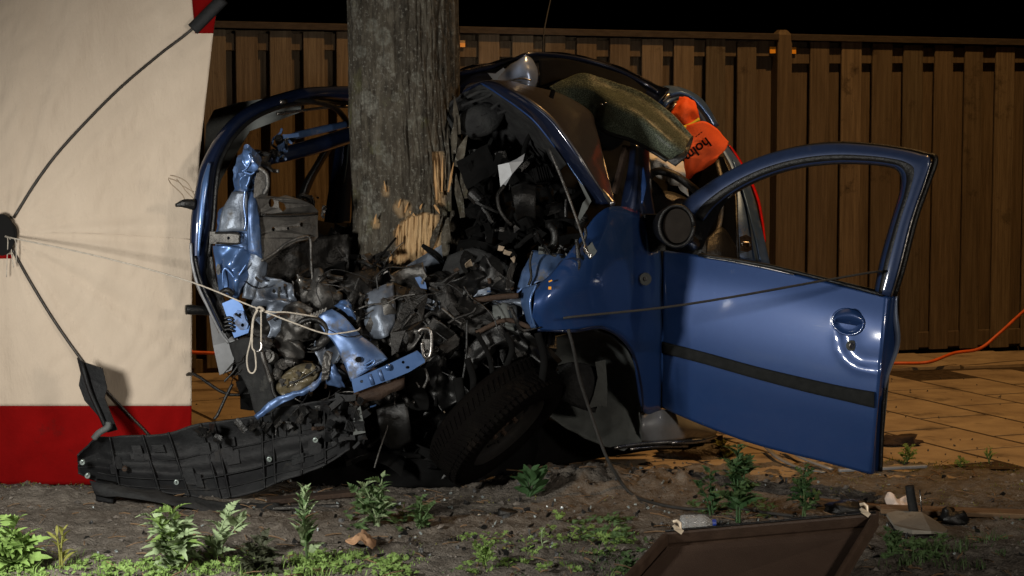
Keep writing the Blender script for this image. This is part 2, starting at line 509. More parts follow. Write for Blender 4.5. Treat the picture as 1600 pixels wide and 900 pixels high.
# red corner patch at the top right, sewn on the face
def lift(p, d): return p + Vector((0, -d, 0))
cv = []
for k in range(9):
    t = k / 8
    yy = 52 - t * 90
    xr = tent_edge(yy)
    xl = xr - 34 - 14 * t * 0 - (yy < 10) * 0
    for q in range(5):
        px = (305 - t * 8) + (xr - (305 - t * 8)) * q / 4
        u = (px + 330) / (xr + 330)
        cv.append(lift(tent_pt(u, yy), .006))
cf = [(j * 5 + i, j * 5 + i + 1, (j + 1) * 5 + i + 1, (j + 1) * 5 + i) for j in range(8) for i in range(4)]
mesh('corner_patch', cv, cf, M['canvas_red'], tent, smooth=True, solid=.004)
def on_tent(px, py, d=.012):
    u = (px + 330) / (tent_edge(py) + 330)
    return lift(tent_pt(u, py), d)
tube('pole', [on_tent(*p, .012) for p in ((22, 340), (60, 280), (102, 226), (180, 145), (250, 85), (300, 46), (352, -8))], .006, M['rod'], tent)
tube('pole', [on_tent(*p, .012) for p in ((18, 385), (50, 443), (95, 515), (150, 590), (200, 645), (232, 678), (280, 735))], .006, M['rod'], tent)
tube('pole', [on_tent(*p, .012) for p in ((0, 345), (-60, 260), (-140, 150), (-250, 0))], .006, M['rod'], tent)
tube('pole', [on_tent(*p, .012) for p in ((0, 390), (-60, 480), (-140, 590), (-250, 740))], .006, M['rod'], tent)
tube('pole_sleeve', [on_tent(*p, .02) for p in ((302, 46), (322, 26), (350, -2))], .026, M['black_plastic'], tent, flat=.4)
hub = mesh('hub', *MB().disc(on_tent(10, 363, .05), (0, 1, 0), .052, .03, 24).__dict__.values(), M['hub_black'], tent, bevel=.004)
hp = on_tent(8, 365, .07)
v = []
for k in range(16):
    a = 2 * math.pi * k / 16
    v.append(hp + Vector((math.cos(a) * .05, 0, math.sin(a) * .082)))
mesh('hub_plate', v + [p + Vector((0, .02, 0)) for p in v], [tuple(range(16)), tuple(range(31, 15, -1))] + [(i, (i + 1) % 16, 16 + (i + 1) % 16, 16 + i) for i in range(16)], M['hub_black'], hub)
mesh('red_tab', [on_tent(-40, 398, .02), on_tent(20, 397, .02), on_tent(20, 403, .02), on_tent(-40, 404, .02)], [(0, 1, 2, 3)], M['canvas_red'], tent, solid=.004)
for P in (((14, 367), (18, 372), (17, 400), (16, 430)), ((14, 367), (22, 372), (24, 395), (27, 415)), ((14, 366), (29, 372), (31, 390), (31, 408))):
    tube('hub_string', [on_tent(x, y, .075) for x, y in P], .0022, M['cord'], tent, n=6)
# horizontal seam
tube('seam', [on_tent(x, y, .004) for x, y in ((24, 362), (120, 364), (220, 369), (298, 374))], .0022, M['canvas'], tent, n=6, flat=.5)
for k in range(4):
    pass
# ------------------------------------------------------------------ tree
TY = 10.45
tree_b = gnd(634, 738)
M['bark'] = None
def bark_mat():
    m = bpy.data.materials.new('bark'); m.use_nodes = True
    t = m.node_tree; N = t.nodes; L = t.links; b = N['Principled BSDF']
    tc = N.new('ShaderNodeTexCoord'); mp = N.new('ShaderNodeMapping'); mp.inputs['Scale'].default_value = (1, 1, .3)
    L.new(tc.outputs['Object'], mp.inputs[0])
    def ns(scale, vec, det=8, ro=.65):
        n = N.new('ShaderNodeTexNoise'); n.inputs['Scale'].default_value = scale; n.inputs['Detail'].default_value = det; n.inputs['Roughness'].default_value = ro
        L.new(vec, n.inputs['Vector']); return n.outputs['Fac']
    def ramp(f, *st):
        r = N.new('ShaderNodeValToRGB'); e = r.color_ramp.elements
        while len(e) < len(st): e.new(.5)
        for x, (p, c) in zip(e, st): x.position = p; x.color = (*c, 1)
        L.new(f, r.inputs[0]); return r.outputs[0]
    def mix(f, a, c):
        x = N.new('ShaderNodeMix'); x.data_type = 'RGBA'
        L.new(f, x.inputs[0]); L.new(a, x.inputs[6])
        if isinstance(c, tuple): x.inputs[7].default_value = (*c, 1)
        else: L.new(c, x.inputs[7])
        return x.outputs[2]
    basec = ramp(ns(28, mp.outputs[0]), (.32, (.016, .013, .009)), (.5, (.045, .038, .028)), (.68, (.09, .08, .061)))
    speck = ramp(ns(75, tc.outputs['Object'], 4), (.56, (0, 0, 0)), (.66, (1, 1, 1)))
    c = mix(speck, basec, (.12, .115, .098))
    lich = ramp(ns(9, tc.outputs['Object'], 7), (.57, (0, 0, 0)), (.66, (.8, .8, .8)))
    c = mix(lich, c, ramp(ns(60, tc.outputs['Object'], 4), (.35, (.06, .055, .045)), (.6, (.17, .165, .14))))
    moss = ramp(ns(5, tc.outputs['Object'], 7), (.58, (0, 0, 0)), (.7, (.55, .55, .55)))
    c = mix(moss, c, (.075, .075, .022))
    lc = N.new('ShaderNodeVertexColor'); lc.layer_name = 'lichen'
    c = mix(lc.outputs['Color'], c, (.13, .13, .11))
    at_ = N.new('ShaderNodeVertexColor'); at_.layer_name = 'wound'
    mp2 = N.new('ShaderNodeMapping'); mp2.inputs['Scale'].default_value = (14, 14, 1.6); L.new(tc.outputs['Object'], mp2.inputs[0])
    woodc = ramp(ns(5, mp2.outputs[0]), (.25, (.2, .11, .05)), (.5, (.38, .25, .125)), (.75, (.5, .36, .2)))
    woodc = mix(ramp(ns(6, tc.outputs['Object'], 8), (.5, (0, 0, 0)), (.65, (.9, .9, .9))), woodc, (.2, .09, .03))
    c = mix(at_.outputs['Color'], c, woodc)
    L.new(c, b.inputs['Base Color'])
    b.inputs['Roughness'].default_value = .85
    b.inputs['Specular IOR Level'].default_value = .25
    bp = N.new('ShaderNodeBump'); bp.inputs['Strength'].default_value = .8; bp.inputs['Distance'].default_value = .012
    L.new(ns(60, mp.outputs[0]), bp.inputs['Height']); L.new(bp.outputs[0], b.inputs['Normal'])
    return m
M['bark'] = bark_mat()
def clear_wood(name): 
    return mat(name, (.5, .31, .14), .75, col2=(.28, .14, .05), vscale=5, vamt=.35, bump=.4, bscale=30, stretch=(14, 14, 1.5))
M['splinter'] = clear_wood('raw_wood')
tree = thing('tree', (tree_b.x, TY, 0), 'thick grey barked tree trunk with torn bark and exposed pale wood', 'tree')
def trunk():
    n, m = 320, 460
    zt = 2.9
    V = []; col = []; lic = []
    LIC = [(600, 57, 12), (583, 40, 9), (592, 228, 10), (606, 245, 8), (575, 150, 9), (650, 120, 7), (590, 320, 8), (572, 290, 10), (640, 190, 6), (565, 80, 8), (618, 150, 6)]
    prof = [(-260, 628, 84), (0, 629, 84), (100, 631, 85), (200, 632, 85), (260, 636, 86), (330, 639, 88), (400, 637, 88), (470, 637, 90), (560, 636, 96), (640, 634, 104), (760, 634, 122)]
    def pr(py):
        for (a, c0, r0), (b, c1, r1) in zip(prof[:-1], prof[1:]):
            if a <= py <= b:
                t = (py - a) / (b - a); return c0 + (c1 - c0) * t, r0 + (r1 - r0) * t
        return prof[-1][1:]
    sc = TY / FPX
    # outline of the torn patches: front face pixel boxes
    def wound(px, py):
        n1 = noise.noise(Vector((px * .05, py * .02, 1))) * 7 + noise.noise(Vector((px * .22, py * .03, 4))) * 4
        w = 0
        # big chipped face: irregular polygon
        top = 328 + max(0, (640 - px)) * .55 - max(0, px - 668) * -.2
        l = 622 - (py - 330) * .12 if py < 400 else 612
        if l + n1 < px < 688 + n1 * .7 and top + n1 < py < 402 + n1: w = 1
        if 604 + n1 < px < 660 + n1 and 395 < py < 445 + n1 * 1.4: w = max(w, .7)
        if 676 + (py - 240) * .06 + n1 * .4 < px < 694 + n1 * .5 and 232 + n1 < py < 318 + n1: w = 1
        if 706 + n1 * .3 - (py - 250) * .22 < px < 711 + n1 * .5 - (py - 250) * .1 and 252 < py < 300: w = 1
        if math.hypot((px - 602) / 4, (py - 294) / 10) < 1 + n1 * .06: w = .5
        if math.hypot((px - 586) / 6, (py - 344) / 9) < 1 + n1 * .06: w = .5
        if math.hypot((px - 629) / 11, (py - 318) / 12) < 1 + n1 * .09: w = max(w, .45)
        return w
    for j in range(m + 1):
        py = -230 + 990 * j / m
        cx, rp = pr(py)
        c = at(cx, py, TY)
        r0 = rp * sc
        for i in range(n):
            a = 2 * math.pi * i / n
            d = Vector((math.cos(a), math.sin(a), 0))
            ridge = noise.noise(Vector((d.x * 7, d.y * 7, c.z * 1.1))) ; ridge2 = noise.noise(Vector((d.x * 16, d.y * 16, c.z * 3 + 4)))
            fine = noise.noise(Vector((d.x * 40, d.y * 40, c.z * 9)))
            fis = noise.noise(Vector((d.x * 24 + 2 * noise.noise(Vector((a * 4, c.z * 5, 3))), d.y * 24, c.z * 5)))
            r = r0 * (1 + .035 * ridge) + .006 * (1 - abs(ridge2) * 3) + .005 * fine - .008 * max(0, 1 - abs(fis) * 5.5)
            # swelling and shredded fold of bark on the right side
            rgt = max(0, math.cos(a + .5)) ** 6
            zz = math.exp(-((py - 290) / 90) ** 2)
            r += rgt * zz * (.012 + .03 * noise.noise(Vector((a * 14, c.z * 4, 8))))
            w = 0; lv = 0
            if d.y < .25:
                px = 800 + (c.x + d.x * r) / (c.y + d.y * r) * FPX
                w = wound(px, py)
                for lx, ly, lr in LIC:
                    q_ = math.hypot(px - lx, (py - ly) * .9) / (lr * (1 + .25 * noise.noise(Vector((px * .2, py * .2, lx)))))
                    if q_ < 1.1: lv = max(lv, (.75 if .6 < q_ < 1 else .3) * max(0, .6 + noise.noise(Vector((px * .4, py * .4, 2)))))
                if w: r -= .018 * w + .012 * noise.noise(Vector((a * 30, c.z * 6, 0)))
            V.append(c + Vector((d.x * r, d.y * r, 0)))
            col.append(w); lic.append(lv * (w == 0))
    for _ in range(2):
        c2 = col[:]
        for j in range(1, m):
            for i in range(n):
                if col[j * n + i] or col[j * n + (i + 1) % n] or col[j * n + i - 1]:
                    c2[j * n + i] = (col[j * n + i] * 2 + col[j * n + (i + 1) % n] + col[j * n + i - 1] + col[(j - 1) * n + i] + col[(j + 1) * n + i]) / 6
        col = c2
    F = [(j * n + i, j * n + (i + 1) % n, (j + 1) * n + (i + 1) % n, (j + 1) * n + i) for j in range(m) for i in range(n)]
    F.append(tuple(range(n)))
    o = mesh('trunk', V, F, M['bark'], tree, smooth=True)
    ca_ = o.data.color_attributes.new('wound', 'FLOAT_COLOR', 'POINT')
    for i, w in enumerate(col): ca_.data[i].color = (w, w, w, 1)
    cb_ = o.data.color_attributes.new('lichen', 'FLOAT_COLOR', 'POINT')
    for i, w in enumerate(lic): cb_.data[i].color = (w, w, w, 1)
    return o
trunk_o = trunk()
rs_ = random.Random(5)
def shard(px, py, dx, dy, w, Y, m, name='splinter', th=.006):
    a = at(px, py, Y); b = at(px + dx, py + dy, Y - .02)
    t = (b - a).normalized(); s = t.cross(Vector((0, 1, 0))).normalized() * w * TY / FPX
    q = [a - s * .8, a + s * .5, a.lerp(b, .55) + s, b + s * .15, b - s * .1, a.lerp(b, .4) - s]
    bk = Vector((0, th, 0))
    k = len(q)
    return mesh(name, q + [p + bk for p in q], [tuple(range(k)), tuple(range(2 * k - 1, k - 1, -1))] + [(i, (i + 1) % k, k + (i + 1) % k, k + i) for i in range(k)], m, tree)
for (px, py, dx, dy, w) in ((622, 325, 4, -14, 3), (632, 332, 6, -16, 3), (640, 330, 9, 8, 4), (603, 300, -3, -18, 2.5), (585, 350, 3, -16, 3), (682, 312, -3, -62, 3.5), (690, 300, 2, -58, 3),
                            (700, 300, 9, -46, 3.5), (679, 320, 8, 14, 4), (655, 328, 5, -10, 3), (624, 350, -6, 22, 3), (612, 392, -4, 26, 4)):
    shard(px, py, dx, dy, w * .55, TY - .222, M['splinter'])
for (px, py, dx, dy, w) in ((712, 260, 18, -48, 7), (702, 330, -3, -130, 4), (722, 340, -10, -70, 6), (708, 240, 4, -58, 5), (728, 310, -8, -50, 5), (716, 210, -6, -60, 5), (694, 400, 6, -60, 8), (668, 396, 24, -58, 5)):
    shard(px, py, dx, dy, w, TY - .19, M['bark'], 'bark_strip', .014)
# ------------------------------------------------------------------ wrecked car
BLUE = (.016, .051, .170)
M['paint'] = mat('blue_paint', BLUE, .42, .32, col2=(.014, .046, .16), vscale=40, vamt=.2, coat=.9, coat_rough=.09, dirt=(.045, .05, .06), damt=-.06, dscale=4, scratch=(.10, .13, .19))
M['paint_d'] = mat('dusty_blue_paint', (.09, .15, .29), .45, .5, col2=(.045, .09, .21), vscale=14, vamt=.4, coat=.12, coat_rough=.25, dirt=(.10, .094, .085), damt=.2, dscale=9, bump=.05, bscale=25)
M['paint_l'] = mat('lit_blue_paint', (.095, .175, .37), .36, .55, col2=(.055, .115, .27), vscale=9, vamt=.3, coat=.6, coat_rough=.12, dirt=(.12, .105, .09), damt=.02, dscale=9)  # lighter copy of the car blue, for faces and edges catching light
M['paint_n'] = mat('shaded_blue_paint', (.010, .019, .055), .34, .4, col2=(.007, .013, .036), vscale=20, vamt=.3, coat=1.0, dirt=(.04, .036, .032), damt=-.02, dscale=6)  # darker copy of the car blue, for pillars and parts in shade
M['paint_f'] = mat('shaded_frame_paint', (.017, .036, .1), .45, .25, col2=(.013, .028, .08), vscale=40, vamt=.2, coat=.8, coat_rough=.12, dirt=(.04, .04, .045), damt=-.05, dscale=5)  # door blue darkened so the window frame reads as less lit
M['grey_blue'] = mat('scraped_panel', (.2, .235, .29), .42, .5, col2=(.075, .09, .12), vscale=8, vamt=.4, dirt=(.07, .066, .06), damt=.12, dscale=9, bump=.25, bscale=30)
M['roofp'] = mat('shaded_roof_paint', (.008, .013, .036), .3, .4, col2=(.006, .01, .026), vscale=12, coat=1.0, dirt=(.05, .045, .04), damt=-.12, dscale=4)  # car blue darkened to stand for the black sky it mirrors
M['hoodp'] = mat('lit_hood_paint', (.065, .058, .058), .45, .45, col2=(.045, .04, .041), vscale=60, vamt=.3, coat=.7, coat_rough=.2, dirt=(.06, .05, .04), damt=-.02, dscale=5, bump=.08, bscale=200)  # blue bonnet coloured brown-grey for the street lamp's light on it
M['liner'] = mat('felt_liner', (.03, .031, .031), .9, col2=(.014, .014, .015), vscale=9, bump=.6, bscale=35, dirt=(.06, .06, .055), damt=.0, dscale=6, spec=.2)
M['dust'] = mat('dusty_metal', (.13, .125, .118), .42, .65, col2=(.035, .034, .033), vscale=12, vamt=.4, bump=.35, bscale=40, dirt=(.16, .15, .135), damt=.0, dscale=9)
M['dust_d'] = mat('dark_dusty_metal', (.03, .028, .026), .42, .65, col2=(.008, .008, .008), vscale=14, vamt=.4, bump=.4, bscale=40, dirt=(.055, .047, .038), damt=.02, dscale=11)
M['rust'] = mat('rusty_metal', (.05, .03, .019), .8, .2, col2=(.025, .014, .009), vscale=11, vamt=.4, bump=.5, bscale=50)
M['black'] = mat('black_rubber', (.008, .008, .008), .42, col2=(.004, .004, .004), vscale=15, bump=.25, bscale=60, dirt=(.028, .025, .022), damt=-.04, dscale=9, spec=.5)
M['void'] = mat('unlit_black', (.006, .006, .006), .95, col2=(.003, .003, .003), vscale=9, spec=.1)  # near-black; stands for unlit depth, also colours the lettering
M['steel'] = mat('bare_steel', (.42, .4, .38), .28, .95, col2=(.22, .21, .2), vscale=14, rvar=.12, bump=.08)
M['grey_pl'] = mat('grey_plastic', (.10, .11, .107), .75, col2=(.05, .054, .052), vscale=5, vamt=.35, bump=.3, bscale=30, dirt=(.13, .14, .135), damt=.0, dscale=5)
M['tyre'] = mat('tyre_rubber', (.004, .0035, .003), .95, col2=(.0025, .002, .002), vscale=9, bump=.5, bscale=60, dirt=(.009, .007, .0055), damt=.08, dscale=7, spec=.05)
M['rim'] = mat('steel_rim', (.012, .011, .010), .75, .2, col2=(.006, .005, .005), vscale=12, dirt=(.03, .023, .018), damt=.1, dscale=9)
M['plate'] = mat('dusty_plate', (.1, .093, .084), .55, .45, col2=(.045, .042, .039), vscale=10, vamt=.4, bump=.4, bscale=35, dirt=(.14, .12, .1), damt=.05, dscale=9)
M['lamp'] = mat('headlamp_amber', (.13, .105, .055), .4, col2=(.05, .043, .03), vscale=16, vamt=.35, dirt=(.13, .115, .09), damt=.12, dscale=12, coat=.4, bump=.3, bscale=25)
M['airbag'] = mat('airbag_cloth', (.62, .58, .52), .9, col2=(.5, .46, .4), vscale=9, vamt=.3, bump=.3, bscale=60)
M['orange'] = mat('orange_fabric', (.85, .10, .008), .7, col2=(.68, .07, .006), vscale=14, vamt=.3, bump=.25, bscale=200)
M['yellow'] = mat('yellow_strap', (.62, .5, .02), .7, vscale=20, vamt=.2)
M['red_lens'] = mat('red_lens', (.6, .012, .008), .15, col2=(.42, .008, .006), vscale=20, coat=1.0)
M['silver_b'] = mat('silver_sheen', (.33, .4, .55), .3, .6, col2=(.2, .25, .36), vscale=8, coat=.5)  # pale silver colour stands for the sheen on roof dent and door edge
M['silver'] = mat('silver_sill', (.3, .31, .33), .5, .3, col2=(.17, .175, .18), vscale=6, vamt=.3, dirt=(.09, .08, .07), damt=.12, dscale=6, coat=.3)
M['rubble_c'] = mat('pale_insulation', (.34, .27, .2), .8, col2=(.2, .15, .1), vscale=25, vamt=.3)

def glass_mat():
    """laminated sheet crazed all over: pale crack web and fibrous grain on grey-green"""
    m = bpy.data.materials.new('shattered_glass'); m.use_nodes = True
    t = m.node_tree; N = t.nodes; L = t.links; b = N['Principled BSDF']
    tc = N.new('ShaderNodeTexCoord')
    mp = N.new('ShaderNodeMapping'); mp.inputs['Rotation'].default_value = (0, R(28), 0); mp.inputs['Scale'].default_value = (.45, 1, 1.5)
    L.new(tc.outputs['Object'], mp.inputs[0])
    vo = N.new('ShaderNodeTexVoronoi'); vo.feature = 'DISTANCE_TO_EDGE'; vo.inputs['Scale'].default_value = 150
    L.new(mp.outputs[0], vo.inputs['Vector'])
    cr = N.new('ShaderNodeValToRGB'); cr.color_ramp.elements[0].position = .0; cr.color_ramp.elements[1].position = .14
    cr.color_ramp.elements[0].color = (.15, .175, .13, 1); cr.color_ramp.elements[1].color = (.028, .034, .025, 1)
    L.new(vo.outputs['Distance'], cr.inputs[0])
    n1 = N.new('ShaderNodeTexNoise'); n1.inputs['Scale'].default_value = 34; n1.inputs['Detail'].default_value = 12; n1.inputs['Roughness'].default_value = .72
    L.new(mp.outputs[0], n1.inputs['Vector'])
    r2 = N.new('ShaderNodeValToRGB'); r2.color_ramp.elements[0].position = .36; r2.color_ramp.elements[1].position = .66
    r2.color_ramp.elements[0].color = (.75, .75, .72, 1); r2.color_ramp.elements[1].color = (1.15, 1.15, 1.1, 1)
    L.new(n1.outputs['Fac'], r2.inputs[0])
    mx = N.new('ShaderNodeMix'); mx.data_type = 'RGBA'; mx.blend_type = 'MULTIPLY'; mx.inputs[0].default_value = 1
    L.new(cr.outputs[0], mx.inputs[6]); L.new(r2.outputs[0], mx.inputs[7]); L.new(mx.outputs[2], b.inputs['Base Color'])
    b.inputs['Roughness'].default_value = .42
    b.inputs['Specular IOR Level'].default_value = .2
    b.inputs['Alpha'].default_value = .9
    bp = N.new('ShaderNodeBump'); bp.inputs['Strength'].default_value = .2; bp.inputs['Distance'].default_value = .004
    L.new(n1.outputs['Fac'], bp.inputs['Height']); L.new(bp.outputs[0], b.inputs['Normal'])
    return m
M['glass'] = glass_mat()

car = thing('wrecked_car', gnd(860, 735), 'crumpled blue hatchback wrapped around the tree with its door hanging open', 'car')

def ruled_rows(top, bot, n=3, bulge=0.0, prof=None):
    rows = []
    for k in range(n + 1):
        t = k / n
        b = (prof[k] if prof else math.sin(math.pi * t)) * bulge
        rows.append([(a[0] + (c[0] - a[0]) * t, a[1] + (c[1] - a[1]) * t, a[2] + (c[2] - a[2]) * t - b) for a, c in zip(top, bot)])
    return rows
def ruled(name, top, bot, m, parent=car, n=3, bulge=0.0, prof=None, **k):
    return patch(name, ruled_rows(top, bot, n, bulge, prof), m, parent, **k)
def Y_(L, y):                    # give 2-D points one depth, or a linear run of depth
    if isinstance(y, (int, float)): return [(a, b, y) for a, b in L]
    n = len(L) - 1
    return [(a, b, y[0] + (y[1] - y[0]) * i / n) for i, (a, b) in enumerate(L)]

# ---- passenger-side door opening: curved pillar and roof rail
po = [(344, 520, 10.0), (323, 477, 9.99), (307, 443, 9.98), (299, 400, 9.98), (300, 340, 9.98), (309, 287, 10.0), (316, 257, 10.03), (340, 213, 10.1), (370, 180, 10.22), (403, 160, 10.36), (437, 148, 10.5), (473, 139, 10.65), (520, 136, 10.8), (575, 136, 10.95)]
pi_ = [(352, 510, 10.02), (336, 470, 10.02), (322, 440, 10.02), (322, 400, 10.02), (330, 345, 10.02), (334, 287, 10.04), (341, 252, 10.07), (361, 214, 10.14), (390, 186, 10.26), (425, 169, 10.4), (455, 162, 10.54), (487, 159, 10.69), (525, 160, 10.84), (575, 165, 10.99)]
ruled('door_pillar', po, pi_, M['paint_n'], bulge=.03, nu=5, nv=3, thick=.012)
mid = [((a[0] * .55 + b[0] * .45), (a[1] * .55 + b[1] * .45), a[2] - .034) for a, b in zip(po, pi_)]
tube('pillar_highlight_rib', A(mid[3:7]), [.004, .012, .014, .006], M['paint_l'], car, flat=.5)
tube('door_seal', A([(x + 4, y + 1, Y - .005) for x, y, Y in pi_[3:]]), .009, M['black'], car)
tube('inner_seal', A([(440, 163, 10.5), (475, 158, 10.6), (513, 164, 10.72), (535, 180, 10.8), (548, 205, 10.86)]), .012, M['black'], car)
tube('chrome_strip', A([(432, 178, 10.55), (470, 173, 10.66), (512, 168, 10.8), (560, 166, 10.9)]), .006, M['steel'], car, flat=.5)
tube('pillar_glint', A([(436, 160, 10.44), (448, 158, 10.47)]), .009, M['steel'], car, steps=2, flat=.5)
# thin trim lines down the lower pillar
tube('trim_strip', A([(298, 380, 9.95), (300, 410, 9.95), (309, 445, 9.95), (325, 480, 9.96), (345, 520, 9.98), (357, 536, 9.99)]), .006, M['silver'], car, n=6)
tube('trim_strip', A([(304, 400, 9.955), (314, 440, 9.955), (332, 478, 9.96), (352, 520, 9.98)]), .007, M['black'], car, n=6)
ruled('seal_flap', Y_([(310, 330), (305, 390), (316, 440), (340, 490), (356, 530)], 10.01), Y_([(330, 335), (332, 395), (340, 440), (356, 480), (368, 520)], 10.03), M['black'], n=2, crumple=.01, cscale=20)
# grey panel behind the pillar
plate('door_panel', Y_([(318, 262), (322, 196), (334, 172), (372, 160), (430, 152), (470, 148), (470, 175), (390, 205), (345, 280), (330, 330), (316, 330)], 10.75), M['grey_pl'], car, thick=.03)
# lower door edge and black stub
plate('sill_end', [(326, 487, 10.1), (345, 515, 10.08), (372, 530, 10.08), (362, 578, 10.1), (343, 586, 10.12), (333, 540, 10.12)], M['silver'], car, thick=.03)
tube('door_check', A([(290, 484, 9.97), (300, 484, 9.98), (345, 487, 10.05)]), [.019, .02, .017], M['black'], car, n=12)
# broken mirror stub, wires
MB().add(*tube_geo(crom(A([(274, 321, 9.95), (288, 318, 9.95), (304, 320, 9.97)]), 5), [.006, .017, .022], 12, .6)).build('mirror_stub', M['black'], car, smooth=True)
for P in ([(304, 312), (290, 298), (280, 285), (263, 278)], [(304, 306), (292, 285), (276, 276), (266, 274)], [(303, 300), (285, 290), (276, 280)], [(290, 316), (284, 303), (268, 288), (263, 280)]):
    tube('torn_wire', A(Y_(P, (9.98, 9.93))), .0022, M['rubble_c'], car, n=6)

# ---- inner wing: blue tower with the dusty strut plate
patch('inner_wing', [
    [(376, 234, 9.980), (388, 226, 9.970), (404, 240, 9.990), (413, 262, 10.030)],
    [(364, 260, 9.960), (382, 258, 9.920), (400, 265, 9.960), (419, 275, 10.030)],
    [(362, 300, 9.980), (378, 296, 9.920), (396, 300, 9.970), (419, 306, 10.050)],
    [(345, 328, 10.010), (372, 326, 9.930), (392, 330, 9.960), (410, 335, 10.050)],
    [(338, 362, 9.990), (370, 360, 9.930), (396, 362, 9.930), (416, 368, 10.010)], [(334, 390, 9.950), (366, 388, 9.920), (396, 392, 9.920), (420, 396, 9.990)]], M['paint_d'], car, crumple=.028, cscale=13, seed=2, sharp=.75, nu=7, nv=6, smooth=False)
patch('wing_side_sheet', [[(363, 300, 9.93), (374, 299, 9.915), (386, 300, 9.92)], [(347, 330, 9.92), (366, 329, 9.905), (388, 328, 9.92)], [(341, 362, 9.92), (364, 361, 9.905), (392, 361, 9.925)]], M['grey_blue'], car, nu=6, nv=6, crumple=.005, cscale=16)
patch('wing_side_sheet', [[(388, 300, 9.93), (394, 299, 9.925), (402, 302, 9.94)], [(386, 330, 9.9), (394, 332, 9.895), (404, 334, 9.92)], [(386, 362, 9.9), (394, 364, 9.895), (408, 368, 9.92)], [(388, 395, 9.91), (398, 398, 9.9), (410, 404, 9.92)]], M['paint_d'], car, nu=6, nv=6, crumple=.012, cscale=20, sharp=.5)
patch('wing_fold', [
    [(380, 232, 9.910), (392, 236, 9.900)], [(378, 252, 9.890), (398, 252, 9.895)], [(386, 268, 9.895), (404, 262, 9.900)], [(374, 282, 9.900), (390, 278, 9.910)], [(378, 300, 9.920), (386, 298, 9.920)]], M['paint_l'], car, crumple=.012, cscale=22, seed=4, nu=8, nv=6, sharp=.6)
for P in ([(388, 240), (391, 250), (386, 262), (378, 268)], [(380, 268), (392, 272), (398, 268)], [(384, 292), (388, 284), (390, 275)], [(383, 295), (381, 320), (384, 345), (382, 360)]):
    tube('fold_edge', A(Y_(P, 9.880)), .0045, M['paint_l'], car, n=6, flat=.6)
# strut tower plate: dusty sheet with punched holes
plate('strut_plate', [(404, 262, 9.930), (415, 270, 9.930), (420, 296, 9.930), (418, 306, 9.950), (436, 308, 9.950), (446, 305, 9.970), (470, 312, 9.990), (488, 320, 10.030), (497, 330, 10.070), (496, 352, 10.070), (497, 370, 10.070), (490, 378, 10.050),
                     (480, 374, 10.030), (462, 378, 10.010), (440, 392, 9.990), (418, 412, 9.950), (412, 405, 9.930), (400, 372, 9.930), (386, 372, 9.930), (392, 340, 9.920), (396, 310, 9.920), (398, 280, 9.920)], M['plate'], car, thick=.012,
      holes=[ell(424, 317, 4.5, 7, 9.960, 8), [(435, 314, 9.960), (444, 318, 9.960), (447, 326, 9.960), (442, 331, 9.960), (436, 325, 9.960)], ell(427, 358, 2.6, 3.5, 9.970, 8), ell(450, 357, 2, 2.5, 9.980, 8), ell(471, 351, 2.6, 3.5, 10.010, 8)])
tube('plate_flange', A([(410, 336, 9.920), (440, 337, 9.950), (470, 336, 9.990), (496, 334, 10.050)]), .006, M['dust_d'], car, n=6)
tube('plate_flange', A([(408, 408, 9.920), (428, 396, 9.950), (448, 380, 9.980), (470, 371, 10.010), (484, 372, 10.030), (486, 400, 10.030), (486, 425, 10.030)]), .006, M['dust'], car, n=6)
tube('arch_rim', A([(404, 262, 9.900), (416, 272, 9.900), (418, 290, 9.900), (412, 304, 9.900)]), .009, M['dust'], car, n=8)
plate('side_bracket', Y_([(328, 362), (372, 363), (375, 372), (372, 382), (340, 382), (327, 380)], 9.890), M['dust'], car, thick=.012, holes=[ell(357, 372, 2.2, 2.6, 9.890, 8)])
tube('bracket_rim', A(Y_([(336, 364), (371, 365), (374, 373), (371, 381), (338, 380)], 9.882)), .004, M['dust_d'], car, n=6, steps=3)
# lower inner wing, bright dented blue
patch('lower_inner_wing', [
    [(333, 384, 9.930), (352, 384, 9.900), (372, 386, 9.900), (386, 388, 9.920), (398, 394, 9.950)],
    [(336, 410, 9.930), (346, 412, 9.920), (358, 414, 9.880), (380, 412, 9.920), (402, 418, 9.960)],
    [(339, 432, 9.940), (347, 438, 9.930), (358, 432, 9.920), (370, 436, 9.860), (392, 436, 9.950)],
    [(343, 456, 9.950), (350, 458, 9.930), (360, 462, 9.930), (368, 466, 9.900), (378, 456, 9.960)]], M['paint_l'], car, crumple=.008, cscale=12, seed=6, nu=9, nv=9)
tube('dent_ridge', A(Y_([(349, 450), (348, 428), (352, 419), (360, 426), (368, 435), (376, 426), (385, 412)], 9.875)), [.003, .006, .006, .003], M['paint_l'], car, n=8)
plate('wing_slot', ell(341, 421, 3.5, 9, 9.885, 10), M['black'], car, thick=.008)
tube('cable_clip', A([(345, 458, 9.860), (355, 453, 9.850), (364, 460, 9.860)]), .011, M['black'], car)
plate('hinge_plate', Y_([(347, 474), (366, 466), (378, 476), (390, 510), (388, 520), (366, 528), (356, 500)], 9.870), M['paint_l'], car, thick=.01, holes=[ell(375, 492, 2.6, 3, 9.870, 8), ell(379, 508, 2.8, 3, 9.870, 8)])
plate('hinge', Y_([(364, 492), (370, 485), (380, 486), (383, 498), (388, 506), (386, 514), (376, 516), (368, 508)], 9.858), M['paint_d'], car, thick=.012, holes=[ell(375, 492, 2.6, 3, 9.858, 8), ell(379, 508, 2.8, 3, 9.858, 8)])
for k in range(4):
    tube('coil', A(Y_([(350, 498 + k * 6), (358, 496 + k * 6), (366, 500 + k * 6)], 9.860)), .006, M['black'], car, n=6, steps=3)

